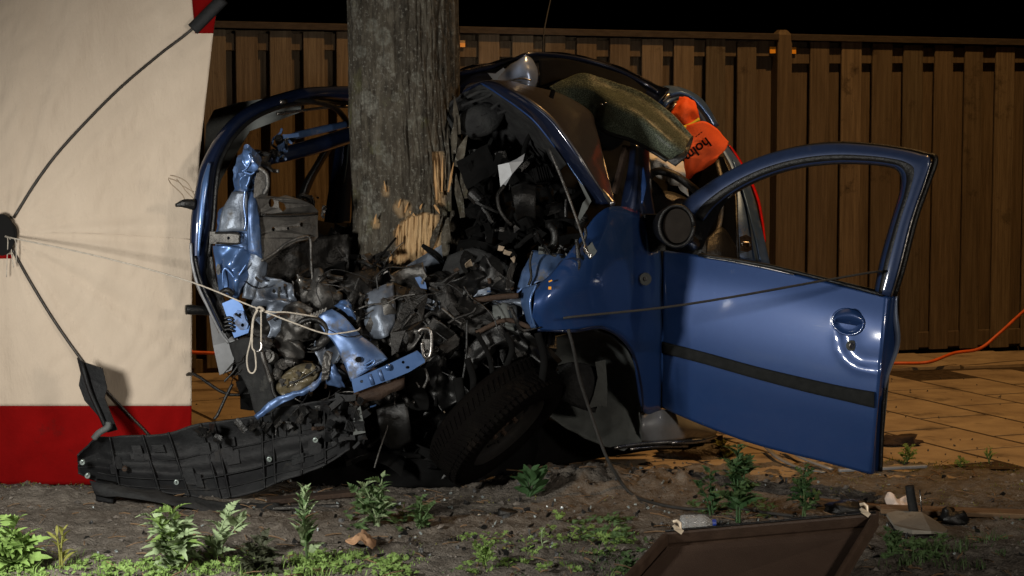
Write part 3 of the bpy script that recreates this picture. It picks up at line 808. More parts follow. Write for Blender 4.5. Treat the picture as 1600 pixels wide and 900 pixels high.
# ---- crossing rails and pillars seen through the opening
tube('dash_rail', A([(416, 249, 10.25), (450, 240, 10.35), (500, 226, 10.5), (560, 207, 10.7)]), [.026, .032, .034, .034], M['paint_n'], car, n=14)
tube('upper_rail', A([(440, 218, 10.22), (470, 210, 10.32), (505, 202, 10.45), (545, 193, 10.6)]), [.012, .016, .016, .014], M['paint_l'], car, n=10, flat=.6)
ruled('quarter_pillar', Y_([(505, 232), (490, 258), (474, 285), (463, 320), (462, 345)], 11.4), Y_([(522, 228), (505, 255), (489, 285), (478, 318), (478, 345)], 11.4), M['black'], n=2, bulge=.02)
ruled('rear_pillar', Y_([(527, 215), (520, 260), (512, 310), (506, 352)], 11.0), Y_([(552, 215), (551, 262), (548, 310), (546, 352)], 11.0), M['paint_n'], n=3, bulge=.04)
tube('pillar_edge', A(Y_([(544, 222), (541, 250), (537, 285)], 10.95)), [.004, .008, .004], M['paint_l'], car, n=6)
# black sheets standing for the unlit depth of the engine bay and cabin
patch('bay_backdrop', [[(395, 368, 10.75), (470, 345, 10.8), (560, 350, 10.9), (700, 355, 10.95)], [(385, 470, 10.7), (470, 470, 10.75), (560, 470, 10.8), (700, 480, 10.85)], [(370, 560, 10.6), (470, 560, 10.7), (560, 570, 10.75), (700, 590, 10.8)], [(375, 640, 10.5), (470, 650, 10.6), (560, 690, 10.65), (700, 725, 10.7)]], M['void'], car, crumple=.05, cscale=7)
patch('cabin_backdrop', [[(700, 140, 11.3), (800, 125, 11.3), (900, 130, 11.3), (1000, 175, 11.2), (1040, 235, 11.1)], [(700, 250, 11.1), (800, 250, 11.0), (900, 240, 11.0), (1000, 260, 10.9), (1040, 300, 10.9)], [(690, 400, 10.9), (800, 400, 10.8), (900, 390, 10.7), (980, 380, 10.7), (1030, 390, 10.75)], [(690, 560, 10.8), (800, 560, 10.7), (900, 560, 10.65), (980, 560, 10.65), (1030, 560, 10.7)], [(700, 720, 10.7), (800, 710, 10.7), (900, 700, 10.65), (980, 690, 10.65), (1030, 690, 10.7)]], M['void'], car, crumple=.05, cscale=6)

# ---- roof, buckled upward
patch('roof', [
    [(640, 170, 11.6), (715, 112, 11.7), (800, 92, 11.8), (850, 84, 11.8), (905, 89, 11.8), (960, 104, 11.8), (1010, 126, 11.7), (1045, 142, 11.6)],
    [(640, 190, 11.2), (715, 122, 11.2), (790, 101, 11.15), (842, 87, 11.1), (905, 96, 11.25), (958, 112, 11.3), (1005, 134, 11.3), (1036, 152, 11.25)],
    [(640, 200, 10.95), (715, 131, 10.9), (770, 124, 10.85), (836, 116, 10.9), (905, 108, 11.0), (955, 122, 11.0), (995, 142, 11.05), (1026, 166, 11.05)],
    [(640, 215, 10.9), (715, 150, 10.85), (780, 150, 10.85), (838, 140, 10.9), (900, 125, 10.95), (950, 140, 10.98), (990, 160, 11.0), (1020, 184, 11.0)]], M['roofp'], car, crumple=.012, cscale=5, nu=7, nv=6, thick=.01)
patch('roof_dent', [[(780, 116, 10.84), (800, 100, 10.82), (820, 88, 10.82), (830, 92, 10.84), (839, 108, 10.86)],
                    [(770, 122, 10.83), (796, 113, 10.80), (817, 106, 10.79), (832, 109, 10.80), (841, 120, 10.84)],
                    [(758, 129, 10.82), (795, 131, 10.78), (815, 134, 10.775), (830, 137, 10.78), (838, 145, 10.84)]], M['silver_b'], car, nu=6, nv=6, crumple=.006, cscale=16)
tube('dent_edge', A(Y_([(790, 128), (805, 124), (818, 123), (830, 126)], 10.7)), .004, M['steel'], car, n=6)
plate('torn_edge', Y_([(762, 114), (774, 115), (786, 106), (790, 108), (780, 120), (776, 130), (770, 124)], 10.78), M['silver'], car, thick=.01)
ruled('headliner', Y_([(842, 92), (880, 92), (930, 104), (980, 120), (1010, 142)], 10.86), Y_([(842, 138), (880, 125), (930, 122), (975, 135), (1008, 152)], 10.8), M['void'], n=2)
tube('roof_edge_lip', A([(715, 116, 10.95), (760, 107, 10.95), (800, 95, 10.95), (822, 86, 10.95), (850, 85, 11.0), (905, 92, 11.1), (958, 107, 11.15), (1005, 130, 11.2), (1030, 146, 11.2)]), .010, M['roofp'], car)
tube('antenna', A([(848, 90, 11.6), (850, 50, 11.62), (860, 0, 11.7), (868, -40, 11.75)]), [.005, .004, .003, .003], M['dark_cord'], car, n=6)

# ---- rear shoulder and quarter behind the open door
patch('rear_quarter', [
    [(1018, 150, 11.6), (1034, 137, 11.7), (1062, 138, 11.8), (1096, 156, 11.9), (1122, 196, 12.0)],
    [(1022, 158, 11.5), (1040, 146, 11.55), (1064, 146, 11.65), (1092, 164, 11.8), (1116, 200, 11.9)],
    [(1036, 172, 11.45), (1046, 160, 11.45), (1064, 155, 11.55), (1084, 170, 11.7), (1106, 205, 11.8)]], M['paint_d'], car, nu=6, nv=5, thick=.012)
tube('shoulder_trim', A([(1036, 158, 11.4), (1045, 150, 11.42), (1056, 148, 11.45)]), [.004, .013, .006], M['steel'], car, n=8, flat=.5)
ruled('quarter_arc', Y_([(1046, 146), (1064, 143), (1085, 152), (1106, 175), (1119, 196)], 11.4), Y_([(1048, 153), (1063, 150), (1080, 158), (1099, 180), (1111, 200)], 11.42), M['paint_l'], n=2, bulge=.012)
tube('grab_handle', A([(1044, 171, 11.3), (1052, 166, 11.28), (1062, 160, 11.3)]), .008, M['steel'], car, n=8)
ruled('rear_door_pillar', [(1126, 232, 11.6), (1142, 262, 11.5), (1151, 300, 11.4), (1152, 350, 11.3), (1154, 408, 11.25)], [(1139, 228, 11.7), (1160, 262, 11.6), (1175, 300, 11.5), (1188, 350, 11.4), (1204, 417, 11.35)], M['paint_d'], bulge=.03, nv=5)
tube('pillar_seam', A([(1145, 250, 11.48), (1160, 295, 11.4), (1175, 350, 11.3), (1189, 413, 11.25)]), .006, M['paint_l'], car, n=6)
tube('pillar_seal', A([(1130, 246, 11.5), (1147, 290, 11.4), (1151, 350, 11.25), (1153, 408, 11.2)]), .008, M['black'], car, n=6)
ruled('tail_light', [(1137, 226, 11.68), (1150, 247, 11.65), (1166, 277, 11.6), (1180, 310, 11.55), (1188, 345, 11.5), (1194, 378, 11.45)], [(1142, 228, 11.68), (1156, 248, 11.65), (1173, 278, 11.6), (1186, 310, 11.55), (1193, 345, 11.5), (1197, 378, 11.45)], M['red_lens'], bulge=.02, nv=4)
st = plate('striker_plate', Y_([(1156, 370), (1166, 367), (1174, 371), (1175, 390), (1168, 394), (1157, 392)], 11.2), M['rust'], car, thick=.006)
tube('striker_loop', A(Y_([(1160, 384), (1160, 379), (1171, 380), (1171, 385)], 11.18)), .005, M['steel'], st, n=6)
patch('seat', [[(1105, 372, 11.0), (1128, 355, 11.05), (1150, 385, 11.1)], [(1100, 405, 10.95), (1128, 400, 10.98), (1152, 412, 11.05)], [(1100, 440, 11.0), (1128, 440, 11.0), (1152, 440, 11.05)]], M['black'], car, nu=5, nv=5)
plate('cabin_side_backdrop', Y_([(1020, 250), (1075, 240), (1128, 245), (1152, 300), (1153, 420), (1130, 450), (1030, 420)], 11.9), M['void'], car, thick=.02)  # black sheet standing for the unlit cabin behind the door
tube('seat_belt', A([(1120, 250, 11.4), (1128, 290, 11.3), (1126, 340, 11.25), (1118, 372, 11.2)]), .012, M['dust'], car, n=6, flat=.2)

# ---- windscreen, torn out and draped as one sheet
patch('windshield', [
    [(858, 136, 10.62), (886, 122, 10.62), (914, 115, 10.6), (958, 128, 10.56), (1001, 143, 10.5), (1036, 166, 10.42), (1062, 190, 10.36), (1083, 214, 10.3)],
    [(866, 144, 10.60), (893, 134, 10.58), (920, 131, 10.55), (958, 142, 10.52), (999, 158, 10.46), (1032, 181, 10.38), (1058, 204, 10.33), (1081, 224, 10.28)],
    [(878, 153, 10.58), (907, 147, 10.55), (928, 150, 10.50), (958, 162, 10.38), (996, 180, 10.31), (1028, 205, 10.25), (1052, 226, 10.22), (1073, 242, 10.23)],
    [(890, 160, 10.58), (914, 168, 10.54), (931, 190, 10.48), (948, 206, 10.4), (988, 219, 10.33), (1020, 236, 10.27), (1042, 250, 10.25), (1056, 258, 10.25)]], M['glass'], car, nu=11, nv=11, crumple=.006, cscale=9, thick=.006, sharp=.6)
patch('windshield_border', [[(1080, 212, 10.275), (1083, 214, 10.275)], [(1070, 232, 10.24), (1078, 231, 10.24)], [(1052, 247, 10.22), (1071, 246, 10.21)], [(1040, 250, 10.23), (1056, 260, 10.22)]], M['black'], car, nu=6, nv=6, crumple=.006, cscale=18)
tube('windshield_rim', A([(931, 191, 10.46), (948, 207, 10.38), (988, 220, 10.31), (1020, 237, 10.25), (1042, 251, 10.23)]), .008, M['black'], car, n=6)
for (x, y) in ((938, 162), (944, 160), (1010, 180), (1018, 181), (1008, 189)):
    tube('glass_edge_glint', A([(x, y, 10.38), (x + 5, y + 2, 10.38)]), .003, M['steel'], car, n=6, steps=2)

# ---- bonnet folded up against the screen
hl = [(722, 146, 10.3), (752, 130, 10.22), (776, 144, 10.12), (810, 167, 10.04), (837, 190, 10.0), (865, 225, 9.97), (884, 252, 9.96), (911, 290, 9.96), (930, 318, 9.97)]
hc = [(728, 138, 10.3), (765, 128, 10.2), (795, 140, 10.06), (826, 158, 9.97), (859, 184, 9.93), (882, 212, 9.91), (903, 242, 9.9), (928, 282, 9.91), (954, 318, 9.94)]
ho = [(735, 132, 10.4), (780, 127, 10.45), (836, 138, 10.5), (882, 152, 10.5), (920, 175, 10.44), (929, 200, 10.36), (938, 235, 10.26), (948, 274, 10.14), (958, 316, 10.02)]
ruled('bonnet', hc, ho, M['hoodp'], n=3, bulge=.012, nu=7, nv=5, crumple=.002, cscale=5, thick=.012)
ruled('bonnet_front_fold', hl, hc, M['roofp'], n=2, bulge=.008, nu=7, nv=4, thick=.01)
tube('bonnet_lip', A(hl[1:7]), [.004, .0065, .007, .007, .006, .004], M['paint'], car, n=10)
tube('bonnet_lip_lower', A([(886, 254, 9.95), (898, 272, 9.95), (912, 292, 9.95)]), [.002, .004, .003], M['paint_l'], car, n=6)
plate('bonnet_tip', Y_([(903, 282), (912, 291), (924, 314), (918, 326), (906, 345), (903, 340), (910, 318), (916, 310)], 9.93), M['grey_pl'], car, thick=.008)
tube('bonnet_crease_glint', A([(936, 291, 9.955), (948, 306, 9.922), (958, 319, 9.89)]), [.004, .011, .012], M['steel'], car, n=8)
tube('bonnet_edge', A([(x + 1, y, Y - .005) for x, y, Y in ho[4:]]), .004, M['steel'], car, n=6)
# felt underside with its round pressing
patch('bonnet_liner', [
    [(722, 146, 10.3), (752, 132, 10.24), (776, 147, 10.16), (810, 170, 10.08), (837, 193, 10.04), (865, 228, 10.01), (886, 256, 10.0)],
    [(703, 165, 10.32), (730, 158, 10.38), (762, 165, 10.4), (795, 190, 10.36), (822, 215, 10.34), (850, 240, 10.3), (874, 268, 10.25)],
    [(702, 190, 10.3), (728, 190, 10.45), (760, 195, 10.48), (790, 215, 10.5), (818, 240, 10.5), (842, 258, 10.5), (866, 285, 10.5)],
    [(715, 208, 10.28), (738, 214, 10.35), (760, 225, 10.5), (780, 250, 10.6), (808, 270, 10.65), (835, 280, 10.65), (860, 300, 10.65)]], M['liner'], car, nu=8, nv=8, crumple=.02, cscale=11, sharp=.3, thick=.012)
v, f = [], []
c0 = at(752, 188, 10.28)
for j in range(9):
    a = math.pi / 2 * j / 8
    for i in range(28):
        w = 2 * math.pi * i / 28
        v.append(c0 + Vector((math.cos(w) * .098 * math.cos(a) * (1 + .08 * math.sin(3 * w)), .05 - .055 * math.sin(a), math.sin(w) * .068 * math.cos(a))) + Vector((.0, 0, .02 * math.cos(w))))
f = [(j * 28 + i, j * 28 + (i + 1) % 28, (j + 1) * 28 + (i + 1) % 28, (j + 1) * 28 + i) for j in range(8) for i in range(28)]
mesh('liner_pressing', v, f, M['liner'], car, smooth=True)
for P in ([(722, 165), (740, 158), (762, 150), (776, 138)], [(730, 152), (750, 143), (768, 141)], [(768, 170), (782, 160), (792, 168)], [(778, 178), (800, 168), (815, 166)]):
    tube('liner_rib', A(Y_(P, (10.24, 10.2))), .007, M['liner'], car, n=6)
tube('bonnet_prop', A([(858, 232, 9.93), (880, 285, 9.88), (900, 340, 9.84), (919, 398, 9.8)]), [.006, .006, .005, .005], M['dust'], car, n=8)
tube('prop_hook', A(Y_([(912, 385), (917, 393), (922, 403), (924, 396)], 9.8)), .005, M['steel'], car, n=6)

# ---- windscreen pillar and what stands beside it
ruled('windscreen_pillar', [(985, 222, 10.5), (982, 260, 10.45), (974, 300, 10.4), (968, 335, 10.35)], [(1013, 230, 10.55), (1016, 268, 10.52), (1019, 310, 10.48), (1035, 392, 10.5)], M['paint_n'], n=3, bulge=.05, nv=5)
tube('pillar_sheen', A([(1005, 262, 10.4), (1006, 290, 10.37), (1003, 318, 10.34)]), [.003, .012, .004], M['paint'], car, n=8, flat=.4)
ruled('cowl_strip', [(973, 227, 10.4), (966, 258, 10.35), (955, 300, 10.28)], [(984, 228, 10.42), (976, 262, 10.36), (964, 304, 10.29)], M['rust'], n=2, bulge=.02)
plate('cowl_cover', Y_([(1005, 335), (1030, 335), (1040, 360), (1040, 392), (1018, 394), (1005, 380)], 10.33), M['black'], car, thick=.03)
patch('airbag', [[(1013, 232, 10.9), (1035, 240, 10.85), (1052, 252, 10.8), (1067, 255, 10.8)], [(1013, 250, 10.85), (1035, 258, 10.78), (1052, 266, 10.74), (1070, 272, 10.76)], [(1013, 265, 10.9), (1038, 280, 10.85), (1058, 295, 10.8), (1076, 306, 10.85)]], M['airbag'], car, nu=7, nv=7, crumple=.02, cscale=12)
tube('steering_wheel', A([(1015, 300, 10.75), (1012, 282, 10.72), (1025, 268, 10.7), (1050, 272, 10.66), (1074, 287, 10.66), (1092, 305, 10.68), (1100, 340, 10.72)]), .017, M['black'], car, n=10)
ruled('dash_pad', Y_([(1018, 300), (1050, 300), (1085, 318), (1105, 345)], 10.85), Y_([(1020, 380), (1050, 385), (1085, 390), (1105, 400)], 10.7), M['black'], n=2, bulge=.04)

# ---- orange protective cover over the cut pillar
cov = thing('pillar_cover', at(1075, 270, 10.9), 'bright orange fabric cover with black lettering tied over the cut roof pillar', 'cover')
patch('hood_cover', [[(1062, 152, 11.05), (1075, 152, 11.02), (1087, 160, 11.05)], [(1054, 165, 11.0), (1072, 167, 10.95), (1091, 176, 11.0)], [(1048, 180, 10.98), (1068, 186, 10.94), (1093, 184, 11.0)], [(1062, 198, 10.97), (1078, 196, 10.95), (1094, 190, 10.99)]], M['orange'], cov, nu=7, nv=6, crumple=.015, cscale=20, seed=3, sharp=.4)
patch('flap', [[(1064, 199, 10.95), (1080, 195, 10.93), (1098, 190, 10.93), (1119, 201, 10.95), (1129, 212, 10.95), (1138, 222, 10.95)],
               [(1068, 215, 10.92), (1080, 214, 10.91), (1097, 214, 10.91), (1114, 220, 10.92), (1124, 227, 10.93), (1134, 232, 10.94)],
               [(1070, 240, 10.9), (1080, 240, 10.895), (1094, 239, 10.9), (1106, 240, 10.91), (1117, 242, 10.92), (1127, 240, 10.93)],
               [(1069, 262, 10.9), (1078, 261, 10.89), (1088, 259, 10.9), (1100, 256, 10.9), (1110, 251, 10.91), (1121, 246, 10.92)],
               [(1070, 277, 10.9), (1077, 279, 10.9), (1085, 272, 10.9), (1097, 266, 10.9), (1105, 260, 10.91), (1113, 253, 10.92)]], M['orange'], cov, nu=6, nv=6, crumple=.005, cscale=9, thick=.012)
ruled('strap', Y_([(1064, 198), (1078, 193), (1092, 184)], (10.93, 10.97)), Y_([(1069, 203), (1081, 198), (1094, 189)], (10.93, 10.97)), M['yellow'], cov, n=2, bulge=.01)
def letters(txt, px, py, Y, size, rot, m, parent, name='lettering'):
    cu = bpy.data.curves.new(name, 'FONT'); cu.body = txt; cu.size = size; cu.extrude = .0008; cu.offset = .0012
    o = bpy.data.objects.new('tmp', cu); S.collection.objects.link(o)
    dg = bpy.context.evaluated_depsgraph_get(); dg.update()
    me = bpy.data.meshes.new_from_object(o.evaluated_get(dg)); bpy.data.objects.remove(o)
    p = at(px, py, Y)
    q = Matrix.Translation(p - base_of(parent)) @ Matrix.Rotation(rot, 4, 'Y') @ Matrix.Rotation(math.pi / 2, 4, 'X')
    me.transform(q)
    return link(name, me, m, parent)
# reads from upper right to lower left, upside down
letters('holm', 1104, 214, 10.882, .062, R(143), M['void'], cov)
for k, (a, b) in enumerate(((1096, 207), (1092, 210), (1088, 213))):
    MB().box(at(a, b, 10.898), (.009, .002, .003), Matrix.Rotation(R(143), 3, 'Y')).build('small_print', M['void'], cov)
# ---- front wing
fender = ruled('front_fender', [(838, 446, 9.8), (862, 428, 9.8), (900, 380, 9.88), (932, 336, 9.98), (962, 322, 10.08), (1003, 336, 10.3), (1033, 392, 10.45)],
      [(829, 511, 9.8), (852, 516, 9.8), (897, 517, 9.84), (945, 514, 9.95), (985, 545, 10.15), (1004, 640, 10.32), (1032, 641, 10.42)], M['paint'], n=4, bulge=.06, nu=8, nv=6, crumple=.004, cscale=4, prof=[0, .8, 1, .6, 0], thick=.006)
ri = thing  # (keep name free)
MB().disc(at(1008, 436, 10.2), (.35, -1, .1), .026, .012, 20).build('side_repeater', M['grey_pl'], fender, bevel=.002)
MB().disc(at(1008, 436, 10.19), (.35, -1, .1), .008, .012, 12).build('repeater_bulb', M['black'], fender)
tube('arch_lip', A([(840, 515, 9.8), (897, 517, 9.83), (945, 513, 9.94), (985, 545, 10.14), (1001, 600, 10.28), (1004, 642, 10.32)]), .007, M['paint_n'], fender, n=8)
# torn front edge of the wing
ruled('fender_return', [(817, 450, 9.84), (814, 470, 9.84), (820, 492, 9.84), (824, 514, 9.84)], [(838, 444, 9.79), (830, 466, 9.77), (832, 490, 9.77), (834, 512, 9.78)], M['paint_l'], n=2, bulge=.012, nu=6)
tube('fender_edge', A([(838, 444, 9.775), (829, 466, 9.765), (830, 490, 9.765), (836, 512, 9.775)]), .006, M['paint_l'], car, n=8)
patch('fender_flange', [[(832, 391, 9.95), (855, 393, 9.93), (880, 399, 9.92), (904, 405, 9.92)], [(816, 425, 9.9), (840, 418, 9.88), (864, 420, 9.87), (885, 425, 9.87)], [(806, 460, 9.87), (824, 448, 9.86), (846, 440, 9.85), (866, 436, 9.85)]], M['paint_d'], car, nu=7, nv=7, crumple=.02, cscale=10, seed=8, sharp=.3)
plate('flange_plate', Y_([(875, 408), (893, 402), (908, 404), (898, 418), (870, 436), (850, 438), (866, 422)], 9.83), M['paint_n'], car, thick=.008, holes=[ell(874, 420, 2.4, 2.4, 9.83, 8)])
tube('flange_hem', A(Y_([(832, 392), (828, 410), (830, 432), (826, 446)], 9.84)), .006, M['dust_d'], car, n=6)
patch('splash_flap', [[(770, 478, 9.85), (788, 474, 9.83), (806, 478, 9.85)], [(772, 496, 9.82), (792, 498, 9.8), (810, 500, 9.83)], [(786, 512, 9.83), (800, 516, 9.82), (814, 516, 9.84)]], M['grey_pl'], car, nu=6, nv=6, crumple=.01, cscale=18)
tube('flap_bracket', A([(798, 480, 9.8), (806, 498, 9.79), (816, 516, 9.8), (846, 511, 9.78)]), [.008, .01, .008, .003], M['dust_d'], car, n=6, flat=.5)
MB().box(at(859, 450, 9.72), (.011, .006, .011)).build('amber_chip', M['reflector'], fender)
MB().box(at(860, 439, 9.74), (.014, .006, .005), Matrix.Rotation(R(-25), 3, 'Y')).build('amber_chip', M['reflector'], fender)

# ---- wheel, torn off its mount and leaning
wc = at(776, 655, 9.9)
wn = Vector((.66, -.34, -.67)).normalized()
wu = wn.orthogonal().normalized(); wv = wn.cross(wu)
wheel = mesh('front_wheel', [wc + (wu * math.cos(2 * math.pi * i / 24) + wv * math.sin(2 * math.pi * i / 24)) * .06 + wn * s for s in (-.05, .035) for i in range(24)],
             [tuple(range(24)), tuple(range(47, 23, -1))] + [(i, (i + 1) % 24, 24 + (i + 1) % 24, 24 + i) for i in range(24)], M['rust'], car)
def lathe(name, prof, m, parent, n=64, mod=None):
    V = []
    for (r, h) in prof:
        for i in range(n):
            a = 2 * math.pi * i / n
            rr_ = r + (mod(r, h, i) if mod else 0)
            V.append(wc + (wu * math.cos(a) + wv * math.sin(a)) * rr_ + wn * h)
    F = [(j * n + i, j * n + (i + 1) % n, (j + 1) * n + (i + 1) % n, (j + 1) * n + i) for j in range(len(prof) - 1) for i in range(n)]
    return mesh(name, V, F, m, parent, smooth=True)
lathe('tyre', [(.185, .075), (.195, .088), (.225, .095), (.26, .09), (.283, .072), (.29, .05), (.292, 0), (.29, -.05), (.283, -.072), (.26, -.09), (.195, -.088)], M['tyre'], wheel, 96)
mb = MB()
for i in range(72):
    a = 2 * math.pi * i / 72
    er = wu * math.cos(a) + wv * math.sin(a); et = -wu * math.sin(a) + wv * math.cos(a)
    for k in (-1, 1):
        M3 = Matrix((et, wn, er)).transposed() @ Matrix.Rotation(k * .5, 3, 'Z')
        mb.box(wc + er * .291 + wn * k * .036 + et * (.006 if k > 0 else 0), (.012, .05, .009), M3)
    M3 = Matrix((et, wn, er)).transposed()
    mb.box(wc + er * .286 + wn * .07, (.014, .024, .009), M3)
mb.build('tread', M['tyre'], wheel)
lathe('rim', [(.188, .07), (.18, .075), (.17, .045), (.15, .03), (.125, .028), (.10, .045), (.065, .045), (.05, .03), (.0, .03)], M['rim'], wheel, 48)
mb = MB()
for i in range(12):
    a = 2 * math.pi * i / 12
    er = wu * math.cos(a) + wv * math.sin(a); et = -wu * math.sin(a) + wv * math.cos(a)
    mb.tube([wc + er * .137 + wn * .026, wc + er * .137 + wn * .034], .016, 10)
mb.build('rim_slots', M['void'], wheel)
mb = MB()
for i in range(4):
    a = 2 * math.pi * i / 4 + .4
    er = wu * math.cos(a) + wv * math.sin(a)
    mb.tube([wc + er * .052 + wn * .03, wc + er * .052 + wn * .058], .01, 6)
mb.build('wheel_bolts', M['rust'], wheel)

# ---- wheel arch liner and sill
patch('arch_liner', [
    [(850, 540, 10.2), (895, 522, 10.22), (944, 518, 10.25), (981, 548, 10.3), (999, 600, 10.33), (1002, 660, 10.34)],
    [(858, 565, 10.45), (900, 560, 10.5), (940, 560, 10.5), (972, 585, 10.46), (992, 630, 10.42), (1002, 690, 10.38)],
    [(860, 620, 10.5), (895, 625, 10.5), (925, 640, 10.46), (950, 655, 10.42), (972, 680, 10.38), (985, 698, 10.35)],
    [(856, 650, 10.4), (885, 668, 10.38), (912, 686, 10.36), (938, 696, 10.34), (960, 702, 10.33), (975, 704, 10.33)]], M['grey_pl'], car, nu=8, nv=8, crumple=.016, cscale=7, thick=.006)
patch('liner_bulge', [[(868, 572, 10.3), (895, 566, 10.25), (925, 572, 10.26), (940, 590, 10.3)], [(866, 600, 10.27), (892, 596, 10.2), (920, 602, 10.21), (936, 620, 10.28)], [(868, 625, 10.28), (890, 632, 10.23), (912, 640, 10.24), (930, 645, 10.3)]], M['liner'], car, nu=6, nv=6)
plate('scrape', [(930, 566, 10.22), (946, 562, 10.22), (949, 600, 10.22), (948, 636, 10.22), (938, 634, 10.22), (920, 638, 10.22), (928, 615, 10.22), (934, 590, 10.22)], M['grey_pl'], car, thick=.01)
patch('sill', [[(1002, 646, 10.4), (1036, 640, 10.45), (1075, 655, 10.6), (1120, 672, 10.8)], [(1001, 668, 10.37), (1036, 664, 10.42), (1075, 668, 10.57), (1118, 678, 10.78)], [(1000, 690, 10.42), (1036, 688, 10.46), (1072, 684, 10.6), (1112, 682, 10.8)]], M['silver'], car, nu=6, nv=6, crumple=.006, cscale=7, thick=.01)
ruled('underbody_shade', Y_([(560, 640), (680, 640), (820, 640), (960, 690), (1080, 684), (1130, 680)], (10.15, 11.0)), Y_([(560, 742), (690, 752), (820, 735), (960, 712), (1080, 700), (1130, 690)], (10.2, 11.0)), M['void'], n=2, crumple=.02)  # black sheet put in for the shade under the car
for P, r in (([(960, 700), (1000, 694), (1060, 690), (1110, 688)], .009), ([(985, 702), (1030, 698), (1075, 697)], .006), ([(1050, 692), (1090, 690), (1120, 682)], .008)):
    tube('sill_strip', A(Y_(P, (10.3, 10.5))), r, M['steel'], car, n=6, flat=.5)

# ---- front door, swung open
def dy(px): return 10.45 - (px - 1035) / 345 * .5
door = patch('door', ruled_rows([(1036, 391, dy(1036)), (1100, 400, dy(1100)), (1187, 415, dy(1187)), (1290, 439, dy(1290)), (1388, 463, dy(1388))],
                                [(1033, 636, dy(1033)), (1088, 660, dy(1088)), (1180, 694, dy(1180)), (1285, 721, dy(1285)), (1362, 741, dy(1362))], 6, .05, [0, .62, .92, 1, .85, .45, 0]), M['paint'], car, nu=14, nv=10, thick=.008)
DENT = [(1312, 530), (1315, 548), (1325, 563), (1343, 575), (1375, 578)]
for v_ in door.data.vertices:
    p_ = v_.co + base_of(door)
    d_ = p_ - Vector((0, 0, H)); cz = d_.y * CP - d_.z * SP
    px_, py_ = 800 + FPX * d_.x / cz, 450 - FPX * (d_.z * CP + d_.y * SP) / cz
    if px_ > 1290 and 500 < py_ < 610:
        best = 1e9; sg = 1
        for (x0, y0), (x1, y1) in zip(DENT[:-1], DENT[1:]):
            t_ = max(0, min(1, ((px_ - x0) * (x1 - x0) + (py_ - y0) * (y1 - y0)) / ((x1 - x0) ** 2 + (y1 - y0) ** 2)))
            q_ = math.hypot(px_ - x0 - t_ * (x1 - x0), py_ - y0 - t_ * (y1 - y0))
            if q_ < best: best = q_; sg = (x1 - x0) * (py_ - y0) - (y1 - y0) * (px_ - x0)
        if sg < 0: v_.co.y += .011 * (1 - math.exp(-(best / 10) ** 2)) * math.exp(-(best / 26) ** 2)
        else: v_.co.y -= .0035 * math.exp(-(best / 9) ** 2)
nrm = Vector((.52, .85, 0))
def off(p, d): return p + nrm * d
# inner skin and edge
rows = ruled_rows([(1036, 391, dy(1036)), (1187, 415, dy(1187)), (1388, 463, dy(1388))], [(1033, 636, dy(1033)), (1180, 694, dy(1180)), (1362, 741, dy(1362))], 6, .0)
V = [off(at(*p), .085) for r in rows for p in r]
mesh('inner_skin', V, [(j * 3 + i, j * 3 + i + 1, (j + 1) * 3 + i + 1, (j + 1) * 3 + i) for j in range(6) for i in range(2)], M['grey_pl'], door, solid=.006)
eo = [at(*p) for p in crom([Vector((1388, 463, dy(1388))), Vector((1383, 510, dy(1383))), Vector((1375, 560, dy(1375))), Vector((1368, 620, dy(1368))), Vector((1364, 690, dy(1364))), Vector((1362, 741, dy(1362)))], 6)]
bul = [.0, .0, .05, .06, .05, .03]
V = []
for i, p in enumerate(eo):
    t = i / (len(eo) - 1)
    bump_ = .028 * math.exp(-((t - .35) / .14) ** 2) - .012 * (t > .62)
    V += [p, off(p, .03), off(p, .05) + Vector((bump_, 0, 0)), off(p, .085)]
mesh('door_edge', V, [(i * 4 + k, i * 4 + k + 1, (i + 1) * 4 + k + 1, (i + 1) * 4 + k) for i in range(len(eo) - 1) for k in range(3)], M['paint'], door, smooth=True, solid=.004)
tube('edge_glint', [off(p, .06) + Vector((.008 + .028 * math.exp(-((i / (len(eo) - 1) - .33) / .14) ** 2), 0, 0)) for i, p in enumerate(eo)][:18], [.005, .013, .012, .006], M['silver_b'], door, n=8, steps=1)  # bright tube put in for the glint on the door edge
tube('edge_rubber', [off(p, .075) + Vector((.004, 0, 0)) for p in eo], .01, M['black'], door, n=6, steps=1)
# window frame
fo = [(1066, 322), (1078, 309), (1125, 277), (1180, 250), (1240, 233), (1300, 226), (1360, 229), (1410, 236), (1440, 243), (1454, 250), (1441, 290), (1422, 345), (1403, 420), (1390, 463)]
fi = [(1100, 345), (1118, 322), (1150, 297), (1195, 275), (1245, 260), (1300, 253), (1350, 253), (1388, 257), (1404, 263), (1412, 278), (1409, 305), (1397, 345), (1380, 405), (1370, 457)]
def dyf(px, py):                # the frame leans in towards the roof
    return dy(px) + max(0, (440 - py)) / 200 * .10
frame = ruled('window_frame', [(x, y, dyf(x, y)) for x, y in fo], [(x, y, dyf(x, y)) for x, y in fi], M['paint_f'], door, n=3, bulge=.014, nu=6, nv=3, thick=.02)
ins = [(a * .22 + c * .78, b * .22 + d * .78) for (a, b), (c, d) in zip(fo, fi)]
ins = [(a * .5 + c * .5, b * .5 + d * .5) for (a, b), (c, d) in zip(fo, fi)]
ruled('window_seal', [(x, y, dyf(x, y) - .018) for x, y in ins], [(x, y, dyf(x, y) - .004) for x, y in fi], M['black'], frame, n=3, bulge=.01, nu=6, nv=3, thick=.006)
tube('window_seal', A([(x, y, dyf(x, y) + .02) for x, y in fi]), .012, M['black'], frame, n=8)
tube('frame_edge', A([(x + 2, y, dyf(x, y) + .02) for x, y in fo[9:]]), [.003, .006, .007, .006, .006], M['steel'], frame, n=6)
fbk = [off(at(x, y, dyf(x, y)), .05) for x, y in fo]
tube('frame_back_seal', fbk[1:], .012, M['black'], frame, n=8, steps=5)
